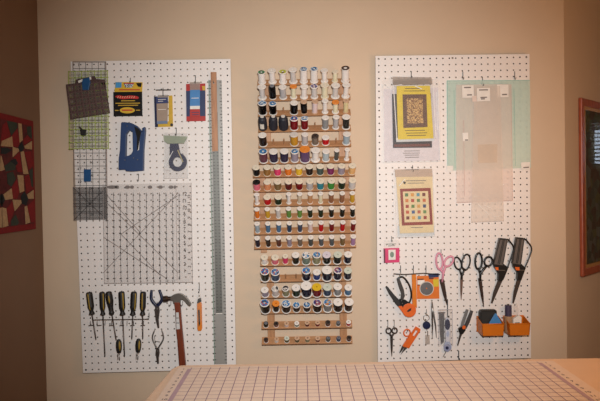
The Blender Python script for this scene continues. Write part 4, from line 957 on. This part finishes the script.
# ---- small tools, lower row
for k, x in enumerate((387.8, 394.2)):
    hook('R', x, 320, 329, ('left', 'right')[k] + ' metal peg hook holding the small dark embroidery scissors', .016)
scissors('small dark metal embroidery scissors at lower left of right pegboard', [(388.6, 330.8, 2.5, 2.7, 0), (394.6, 330.6, 2.5, 2.7, 0)], (391.6, 336.4), (391.6, 338.6), (391.8, 356.4), 2.8, M('antique_metal', (76, 66, 62), .4, .7), M('antique_metal', (76, 66, 62)), .0030)
t = T('thread_snips', 'orange thread snips with dark tips hanging diagonally', 'snips', 401, 354, 'scissors on the right pegboard')
bar = [(416, 326.6), (420.6, 329.2), (420.4, 331), (409, 348.6), (404.6, 346.6), (403.6, 344.4)]
plate(t, 'grip_bar', m_orgr, bar, B + .004, .008, [[(415.8, 330), (418, 331.2), (414.4, 336.6), (412.6, 335.4)]], bevel=.0008)
b = MB(); b.tpx(ell(407, 332.8, 3.2, 3.5, 20), B + .008, .0028, 8, True); b.tpx([(410, 334.6), (412.6, 336)], B + .008, .0026); b.build('finger_ring', m_orgr, t)
plate(t, 'lower_bar', m_orgr, [(408.4, 337), (411, 338), (405.4, 347.6), (402.6, 346)], B + .003, .007)
for o in ([(402.2, 346), (404.6, 347), (401, 352), (399.2, 353.4)], [(404.8, 347), (407, 348.2), (402.6, 352.6), (400.8, 354.6)]): plate(t, 'blade', m_dsteel, o, B + .006, .003)
hook('R', 407, 326.6, 330.6, 'metal peg hook holding the orange thread snips', .014)
t = T('badge_reel', 'navy badge reel on a silver ring with clear strap', 'badge reel', 427, 344)
MB().tpx(ell(426.3, 317.9, 2.9, 3), B + .010, .0014, 8, True).build('split_ring', m_steel, t)
MB().lathe([(0, 0), (.0145, 0), (.0152, .002), (.0152, .007), (.0135, .009), (0, .0095)], 24, P(426.3, 325, B + .005), (0, -1, 0)).build('reel', m_navy, t)
MB().tpx([(426.6, 328.6), (427.8, 332), (427.6, 335.6)], B + .010, .0018).build('clasp', m_steel, t)
plate(t, 'clear_strap', m_hdr, [(425.2, 334.6), (429.6, 335), (429.8, 344.2), (425.2, 344.4)], B + .009, .001)
hook('R', 426.4, 309.5, 315, 'metal peg hook holding the navy badge reel', .014)
t = T('tweezers', 'slim steel tweezers hanging between the badge reel and clear pack', 'tweezers', 432.5, 338)
MB().tpx([(432, 301.6), (432.2, 313), (432.4, 326), (432.2, 338)], [B + .006, B + .009, B + .009, B + .007], [.0022, .0034, .0030, .0010], 8, flat=.5).build('arm', m_dsteel, t)
MB().tpx([(432, 301.6), (433.4, 313), (435.6, 326), (436.4, 337.6)], [B + .009, B + .013, B + .013, B + .011], [.0022, .0034, .0030, .0010], 8, flat=.5).build('arm', m_steel, t)
t = T('rotary_cutter', 'rotary cutter with navy grip and pale blue guard wheel in a clear pack', 'cutter', 447.5, 352)
m_pb = M('pale_blue_plastic', (168, 180, 208), .35)
plate(t, 'handle', M('white_plastic', (208, 210, 222), .35), [(445.6, 318), (449.6, 318), (450, 332), (449.4, 342), (446, 342), (445.4, 332)], B + .005, .010, bevel=.001)
plate(t, 'navy_grip', m_navy, ell(447.6, 324.6, 2.6, 5.4), B + .0152, .003)
plate(t, 'blue_inset', m_pb, ell(447.8, 334, 1.4, 2.8), B + .0152, .001)
plate(t, 'guard', m_pb, [(446, 340), (449.2, 340), (451.6, 346), (451.4, 349), (448, 352), (444.6, 350.4), (443.8, 347)], B + .006, .006)
plate(t, 'blade_wheel', M('wheel_blue_grey', (146, 152, 182), .4), ell(447.4, 347.8, 3.7), B + .0122, .002)
plate(t, 'hub', m_navy, ell(447.2, 348, 1.5), B + .0144, .003)
plate(t, 'blade_spike', m_steel, seg(446.4, 351, 443, 357, .6), B + .010, .001)
t = T('clear_pack', 'clear plastic hanging pack around the rotary cutter', 'packet', 445, 345)
plate(t, 'film', m_bag, [(437.6, 309.8), (452.6, 309.2), (453, 346), (438.6, 346.4)], B + .0200, .0006)
plate(t, 'back_film', m_bag, [(437.6, 309.8), (452.6, 309.2), (453, 346), (438.6, 346.4)], B + .0003, .0005)
plate(t, 'grey_insert', sheet('lavender_film', (214, 214, 226), .14, .2), [(438.8, 312), (444.4, 312), (444, 342), (441, 344.6), (439.6, 330)], B + .003, .0008)
lines(t, 'film_edges', M('film_edge_grey', (186, 186, 194), .3), [(438, 310, 438.8, 346), (437.8, 309.8, 452.4, 309.3), (452.4, 310, 452.8, 345.6), (450.6, 330, 450.8, 341)], B + .0208, .5)
hook('R', 447.4, 299.5, 316, 'dark hanger hook above the clear rotary cutter pack', .023, .0020, m_blk)
t = T('garden_snips', 'small grey-handled pruning snips with orange catch pointing down', 'snips', 458, 346, 'scissors on the right pegboard')
plate(t, 'grip', M('grey_grip', (112, 112, 112), .45), [(466.6, 309.4), (468.8, 310), (465, 322), (462.4, 331), (460.2, 330.4), (462, 322)], B + .005, .010, bevel=.001)
plate(t, 'grip', M('charcoal_grip', (66, 62, 62), .45), [(471, 310.6), (473.4, 311.2), (470, 322), (466.4, 329), (464, 328.6), (466.6, 321)], B + .005, .010, bevel=.001)
plate(t, 'body', m_blkg, [(458.4, 329), (461, 327), (464.4, 327.2), (465.8, 330), (463, 334), (460, 334.6)], B + .006, .011)
plate(t, 'orange_catch', m_orgr, ell(464, 327.4, 1.6, 1.9, 30), B + .0172, .003)
plate(t, 'blade', m_dsteel, [(459.8, 333.6), (462.2, 334), (459.4, 342), (458, 346.4), (457.4, 345.6), (458.4, 340)], B + .008, .003)
hook('R', 470, 308, 313, 'metal peg hook holding the grey pruning snips', .014)
hook('R', 458.6, 351, 359, 'empty black peg hook below the pruning snips', .012, .0020, m_blk)

# ---- orange bins and contents
m_bin = M('bin_orange', (212, 114, 16), .45, var=.03)
def bin_(label, xl, xr):
    """hang bin: back, tapered sides, low front; measured on the board"""
    t = T('parts_bin', label, 'bin', (xl + xr) / 2, 331.5, 'orange bins at lower right of pegboard')
    x0, x1 = P(xl, 322, B).x, P(xr, 322, B).x
    zt = P(480, 315.8, B).z; zf = P(481.5, 324.2, B + .07).z; zb = P(482.5, 335.7, B + .066).z
    y0, y1 = -(B + .0003), -(B + .072); th = .0022; tp = .003
    def panel(name, pts, n):
        n = Vector(n).normalized() * th; pts = [Vector(p) for p in pts]
        MB().add(pts + [p + n for p in pts], [(0, 1, 2, 3), (7, 6, 5, 4), (0, 4, 5, 1), (1, 5, 6, 2), (2, 6, 7, 3), (3, 7, 4, 0)]).build(name, m_bin, t)
    panel('back_wall', [(x0, y0, zb), (x1, y0, zb), (x1, y0, zt), (x0, y0, zt)], (0, -1, 0))
    panel('floor_panel', [(x0 + tp, y0 - th, zb), (x1 - tp, y0 - th, zb), (x1 - tp, y1 + tp, zb), (x0 + tp, y1 + tp, zb)], (0, 0, 1))
    panel('front_wall', [(x0 + tp, y1 + tp, zb), (x1 - tp, y1 + tp, zb), (x1, y1, zf), (x0, y1, zf)], (0, 1, 0))
    for x, s in ((x0, 1), (x1, -1)):
        panel('side_wall', [(x + s * tp, y0 - th, zb), (x + s * tp, y1 + tp, zb), (x, y1, zf), (x, y0 - th, zt)], (s, 0, 0))
    MB().tube([(x0, y1, zf), (x1, y1, zf)], .0022, 6).build('front_rim', m_bin, t)
    return x0, x1, y0 - th, y1, zb + th
bx = bin_('left orange bin holding a black case and blue triangle', 476.4, 498.2)
z = bx[4] + .0003
def upright(name, label, cat, x0, x1, y, th, ztop, mat, part):
    t = thing(name, label, cat, ((x0 + x1) / 2, y, z))
    return t
cz = lambda px, py, d: P(px, py, d).z
# black case
t = thing('black_case', 'black box standing in the left orange bin', 'box', (bx[0] + .05, -(B + .018), z))
a, c = P(479.6, 310, B + .030).x, P(497, 310, B + .030).x; zt = cz(485, 310, B + .030)
pts = [(a, z), (c, z), (c, zt - .005), (c - .005, zt), (a + .006, zt), (a, zt - .008)]
MB().prism(pts, B + .010, B + .030).build('shell', m_blk, t, None, .002)
MB().prism([(a + .008, z + .012), (c - .008, z + .012), (c - .008, zt - .008), (a + .008, zt - .008)], B + .0301, B + .0312).build('front_panel', M('dark_case_panel', (36, 35, 34), .6), t)
# blue triangle
t = thing('triangle_tool', 'blue plastic triangle leaning in the left orange bin', 'tool', (P(497, 320, B + .05).x, -(B + .05), z))
a = P(488.4, 324, B + .048); c = P(500.2, 323, B + .048); e = P(495.4, 313.4, B + .048)
a.x = max(a.x, bx[0] + .006); c.x = min(P(503.6, 323, B + .048).x, bx[1] - .004)
MB().prism([(a.x + .006, z), (c.x - .004, z), (c.x, cz(500, 322.4, B + .048)), (e.x + .003, e.z), (e.x - .002, e.z), (a.x, a.z)], B + .046, B + .052).build('plate', M('triangle_blue', (66, 130, 190), .45, var=.05), t, None, .001)
bx = bin_('right orange bin holding a glue tube and white block', 502.8, 523.4)
z = bx[4] + .0003
t = thing('glue_tube', 'dark tube with tan base standing in the right orange bin', 'tube', (P(508, 320, B + .03).x, -(B + .03), z))
xx = P(508.3, 310, B + .03).x; zt = cz(508, 305, B + .03); zm = cz(508, 316, B + .03)
MB().lathe([(0, z), (.0155, z), (.016, z + .002), (.016, zm - .004), (.0135, zm), (0, zm)], 20, (xx, -(B + .03), 0)).build('base', M('tube_tan', (166, 132, 100), .4), t)
MB().lathe([(.0128, zm), (.0128, zt - .001), (.012, zt), (0, zt)], 20, (xx, -(B + .03), 0)).build('barrel', M('tube_purple_grey', (70, 62, 84), .35), t)
MB().lathe([(.004, zt), (.0035, zt + .004), (0, zt + .004)], 12, (xx, -(B + .03), 0)).build('nozzle', m_blk, t)
t = thing('chalk_block', 'white block with slanted top in the right orange bin', 'block', (P(516, 320, B + .045).x, -(B + .045), z))
k = lambda x, y: (P(x, y, B + .05).x, P(x, y, B + .05).z)
x0 = k(512.6, 320)[0]; x1 = min(k(521.6, 320)[0], bx[1] - .004)
MB().prism([(x0, z), (x1 - .003, z), (x1, k(521, 317)[1]), (k(519, 315)[0], k(519, 315.2)[1]), (x0 + .003, k(514, 319)[1])], B + .036, B + .052).build('body', m_white, t, None, .0015)
MB().px([(515, 322.6), (519.6, 322.4), (520, 324), (514.6, 324)], B + .0522, .0006).build('dark_label', m_print, t)
t = thing('clear_film', 'scrap of clear film sticking up behind the white block', 'film', (P(516, 312, B + .025).x, -(B + .025), z))
MB().prism([(k(513, 322)[0], z), (k(520, 322)[0], z), k(521, 309), k(519, 303.6), k(516, 306)], B + .024, B + .0246).build('sheet', m_bag, t)

# ------------------------------------------------------------ quilt on the left wall
NL = Vector((1, 0, 0)); OL = Vector((XL + .010, 0, 0))
def LW(px, py): q = PN(px, py, OL, NL); return (q.y, q.z)
def on_left(mb, poly, a0, a1): return mb.prism(poly, a0, a1, (), lambda u, v, a: Vector((XL + a, u, v)))
ys = LW(0, 170)[0]
def mir(poly): return [(2 * ys - y, z) for y, z in poly]
tr, br, tl, bl_ = LW(33.2, 121.4), LW(36.4, 228.2), LW(0, 112), LW(0, 235)
zt_, zb_ = (tr[1] + tl[1]) / 2, (br[1] + bl_[1]) / 2
y_r = (tr[0] + br[0]) / 2
t = thing('wall_quilt', 'red, green and cream patchwork quilt hanging on the dark left wall', 'quilt', (XL, ys, zb_))
MB()
full = [(y_r, zt_), (y_r, zb_), (2 * ys - y_r, zb_), (2 * ys - y_r, zt_)]
on_left(MB(), full, .001, .010).build('red_border', M('quilt_red', (118, 6, 12), .9, var=.2, vscale=90, bump=.3), t, None, .002)  # red and wine kept deep: weak light on the quilt is in the colour
bw = .022
inner = [(y_r - bw, zt_ - bw), (y_r - bw, zb_ + bw), (2 * ys - y_r + bw, zb_ + bw), (2 * ys - y_r + bw, zt_ - bw)]
on_left(MB(), inner, .0102, .012).build('dark_red_ground', M('quilt_wine', (84, 20, 22), .9, var=.35, vscale=40), t)
PA = {'cream_patch': [[(1, 141), (11, 136.5), (12, 147), (.2, 146)], [(12, 147), (17.5, 148.6), (18, 151), (12, 157)], [(17.5, 123.3), (20.6, 122.5), (21.8, 140), (19, 142.5)], [(23.5, 146), (31, 141), (31, 149.5), (24.5, 148.6)], [(20, 152), (22.7, 151), (27.5, 174), (22.7, 174)], [(.2, 155.6), (2, 162.6), (3.5, 169.6), (.2, 171)],
      [(2.6, 194.4), (10.5, 188.3), (11.9, 198.8), (4.4, 200)], [(11.9, 199.7), (20, 200), (20.6, 203), (14, 211)], [(16.6, 175), (22.3, 175.4), (23.2, 191), (19.2, 192.7)], [(26.5, 194.4), (34, 190), (34.4, 198.8), (27.6, 198.8)], [(24, 206.6), (26, 205.8), (29.3, 222.4), (25, 224)], [(1.4, 207.5), (5.2, 208.4), (7.3, 225.8), (2, 227.6)]],
      'green_patch': [[(6, 120.7), (15.7, 120.7), (16.6, 127.7), (10.5, 135.5)], [(3.5, 166), (10.5, 161), (15, 166), (14, 170), (5, 171.5)], [(26, 127), (30.5, 126), (31.4, 139), (27, 134.7)], [(10.5, 220.6), (14.8, 214.5), (18.3, 222.4), (16.6, 225), (10.5, 225.8)], [(6, 173.5), (12, 171.6), (15, 178.7), (10.5, 186.6), (7, 184)], [(28.6, 171), (33.2, 168), (33.8, 188), (30.5, 186)]],
      'navy_patch': [[(17.6, 147), (21, 141.6), (23.4, 148.6), (20.6, 151.6), (18.2, 151)], [(20.2, 196), (23.6, 191.4), (27.4, 198.8), (25.3, 205.4), (21, 203.6)], [(.2, 147), (7, 148), (11, 150), (5, 154), (.2, 154)], [(.2, 194), (2.4, 195), (4, 200.4), (.2, 206.6)], [(9, 160.8), (14.6, 158.6), (17, 163), (15.2, 165.6)]],
      'crimson_patch': [[(10.8, 136), (16.6, 128.4), (18.8, 142), (17.4, 147), (12.2, 146.4)], [(3, 147), (1, 148), (.2, 140), (2, 125), (5.6, 122), (10, 135.6)], [(22.4, 140), (26.4, 135), (31, 140), (24, 145)], [(13, 158), (18.4, 152), (22, 172), (17, 172)], [(24, 152), (30.6, 151), (32.6, 166), (28, 170)], [(11, 187.4), (16.4, 179), (18.6, 193), (16, 198.8), (12.4, 198.6)], [(24, 176.6), (28, 174.5), (33.4, 188.6), (26, 193.6)], [(5.8, 209), (11.6, 200.6), (13.6, 211), (10, 219.6), (8, 224)], [(26.6, 206), (33.4, 200), (35, 222), (30.2, 222.4)]]}
PC = {'cream_patch': (172, 142, 106), 'green_patch': (46, 54, 44), 'navy_patch': (20, 26, 30), 'crimson_patch': (122, 10, 16)}  # patch colours darkened to carry the dim light on the quilt
lim = lambda q: (min(q[0], y_r - bw), min(max(q[1], zb_ + bw), zt_ - bw))
for lev, nm in enumerate(('crimson_patch', 'green_patch', 'navy_patch', 'cream_patch')):
    mt = M('quilt_' + nm, PC[nm], .9, var=.18, vscale=120)
    for poly in PA[nm]:
        w = [lim(LW(*q)) for q in poly]
        for pp in (w, mir(w)):
            on_left(MB(), pp, .0121, .0128 + .0004 * lev).build(nm, mt, t)

# ------------------------------------------------------------ framed picture on the angled right wall
def RW(px, py): q = PN(px, py, RO + NR * .004, NR); return ((q - RO).dot(Q2), q.z)
def on_right(mb, poly, a0, a1, holes=()): return mb.prism(poly, a0, a1, holes, lambda u, v, a: RO + Q2 * u + NR * a + Vector((0, 0, v)))
s0 = (RW(578, 97.5)[0] + RW(581.3, 276.6)[0]) / 2; zt_ = RW(578, 97.5)[1]; zb_ = RW(581.3, 276.6)[1]
s1 = s0 + .62
def rr(k): return [(s0 + k, zb_ + k), (s1 - k, zb_ + k), (s1 - k, zt_ - k), (s0 + k, zt_ - k)]
c = RO + Q2 * ((s0 + s1) / 2)
t = thing('framed_picture', 'red-brown wood framed landscape picture on the right wall', 'picture', (c.x, c.y, zb_))
on_right(MB(), rr(0), .001, .016, [rr(.032)]).build('frame', wood('frame_wood', (146, 70, 46), (170, 88, 58), 12, (1, 1, .3), .35), t, None, .004)
on_right(MB(), rr(.032), .001, .013, [rr(.046)]).build('gold_lip', M('gold_lip', (196, 148, 92), .4, .3), t)
on_right(MB(), rr(.046), .001, .008).build('painting', patches('landscape_print', [(122, 142, 138), (146, 168, 160), (160, 172, 134), (134, 118, 112), (176, 190, 192), (128, 152, 128), (146, 130, 120)], 26, .6), t)
g = bpy.data.materials.new('picture_glass'); g.use_nodes = True
nt = g.node_tree; bb = nt.nodes['Principled BSDF']; tr_ = nt.nodes.new('ShaderNodeBsdfTransparent'); gl = nt.nodes.new('ShaderNodeBsdfGlossy'); gl.inputs['Roughness'].default_value = .02
fr = nt.nodes.new('ShaderNodeFresnel'); fr.inputs['IOR'].default_value = 1.5
mx = nt.nodes.new('ShaderNodeMixShader'); nt.links.new(fr.outputs[0], mx.inputs[0]); nt.links.new(tr_.outputs[0], mx.inputs[1]); nt.links.new(gl.outputs[0], mx.inputs[2]); nt.links.new(mx.outputs[0], nt.nodes['Material Output'].inputs['Surface'])
MB().add([RO + Q2 * u + NR * .012 + Vector((0, 0, v)) for u, v in rr(.044)], [(0, 1, 2, 3)]).build('glass', g, t, None, 0, False)

# ------------------------------------------------------------ cutting table and mat
m_table = M('peach_laminate', (228, 194, 164), .45, var=.02, vscale=30)
m_mat = M('cutting_board_card', (230, 206, 188), .55, var=.03, vscale=40)
m_grid = M('purple_grid_ink', (146, 112, 130), .6)
zT = CZ - .472
ZU = Vector((0, 0, 1)); OT = Vector((0, 0, zT))
def TP(px, py, dz=0): q = PN(px, py, OT + ZU * dz, ZU); return (q.x, q.y)
yb = (TP(190, 365.5)[1] + TP(540, 358.6)[1]) / 2
A = TP(171.5, 368.8); Bp = TP(144, 401)
y_f = -1.02 - .40
k = (Bp[0] - A[0]) / (Bp[1] - A[1])
xf = A[0] + k * (y_f - A[1])
xrt = 1.75
corner = smoothp([(TP(186, 365.8)[0], yb), (TP(178, 366)[0], yb - .004), A], 4)
out = [(xrt, yb)] + corner + [(xf, y_f), (xrt, y_f)]
t = thing('cutting_table', 'large peach-coloured cutting table standing before the pegboard wall', 'table', ((A[0] + xrt) / 2, (yb + y_f) / 2, 0))
MB().prism(out, zT - .028, zT, (), lambda u, v, a: Vector((u, v, a))).build('tabletop', m_table, t, None, .003)
for x in (A[0] + .12, xrt - .42):
    MB().box((x + .17, (yb + y_f) / 2, (zT - .028) / 2 + .0005), (.34, abs(yb - y_f) - .16, zT - .030)).build('cabinet_base', M('white_laminate', (220, 214, 206), .4), t, None, .002)
MB().box(((A[0] + xrt) / 2, yb - .12, zT - .10), (xrt - A[0] - .9, .02, .13)).build('apron', m_table, t)
mz = zT + .004
xl, xr = TP(191, 369, .004)[0], TP(538.5, 363, .004)[0]
ym = (TP(191, 369.2, .004)[1] + TP(538.5, 362.8, .004)[1]) / 2
nI = 36; cell = (xr - xl) / nI
t = thing('cutting_mat', 'wide tan cutting mat with purple one-inch grid lying on the table', 'mat', ((xl + xr) / 2, ym - .18, zT))
y_m = ym - cell * 14
MB().prism([(xl - .036, ym + .018), (xr + .046, ym + .018), (xr + .046, y_m), (xl - .036, y_m)], zT + .0003, mz, (), lambda u, v, a: Vector((u, v, a))).build('board', m_mat, t)
b = MB(); zz = mz + .0003
def strip(x0, y0, x1, y1): b.add([(x0, y0, zz), (x1, y0, zz), (x1, y1, zz), (x0, y1, zz)], [(0, 1, 2, 3)])
for i in range(nI + 1):
    x = xl + cell * i; strip(x - .0009, y_m, x + .0009, ym + .011)
for j in range(15):
    y = ym - cell * j; strip(xl, y - .0008, xr, y + .0008)
b.build('grid_lines', m_grid, t)
for x, s in ((xl, -1), (xr, 1)):
    b = MB(); zz += .0001; strip(x - .002, y_m, x + .002, ym); strip(x + s * .002, y_m, x + s * .009, ym); b.build('border_band', M('pale_purple_band', (182, 152, 162), .6), t)
zz += .0001
b = MB()
for x in (xl - .019, xr + .020):
    b = MB()
    for j in range(14): put_text(b, str(j + 1), (x, ym - cell * (j + .02), zz), .015, Vector((1, 0, 0)), Vector((0, 1, 0)))
    b.build('edge_numerals', M('purple_ink_dark', (84, 62, 78), .6), t)
# ------------------------------------------------------------ light
w = bpy.data.worlds.new('world'); S.world = w; w.use_nodes = True
w.node_tree.nodes['Background'].inputs[0].default_value = (1.0, .90, .78, 1)
w.node_tree.nodes['Background'].inputs[1].default_value = .17
def lamp(name, kind, loc, tgt, power, col, **kw):
    l = bpy.data.lights.new(name, kind); l.energy = power; l.color = col
    for a, v in kw.items(): setattr(l, a, v)
    o = bpy.data.objects.new(name, l); COL.objects.link(o); o.location = loc
    d = Vector(tgt) - Vector(loc); o.rotation_euler = d.to_track_quat('-Z', 'Y').to_euler()
    return o
# camera flash above the lens
lamp('camera_flash', 'SPOT', (.05, -D + .02, CZ + .21), (.03, 0, CZ - .10), 160, (1, .995, .97), spot_size=radians(67), spot_blend=1.0, shadow_soft_size=.05)
# warm room lamp over the right of the table, outside the frame
lamp('warm_room_lamp', 'POINT', (1.10, -1.05, 1.50), (1, 0, 1), 11.3, (1, .5, .2), shadow_soft_size=.16)
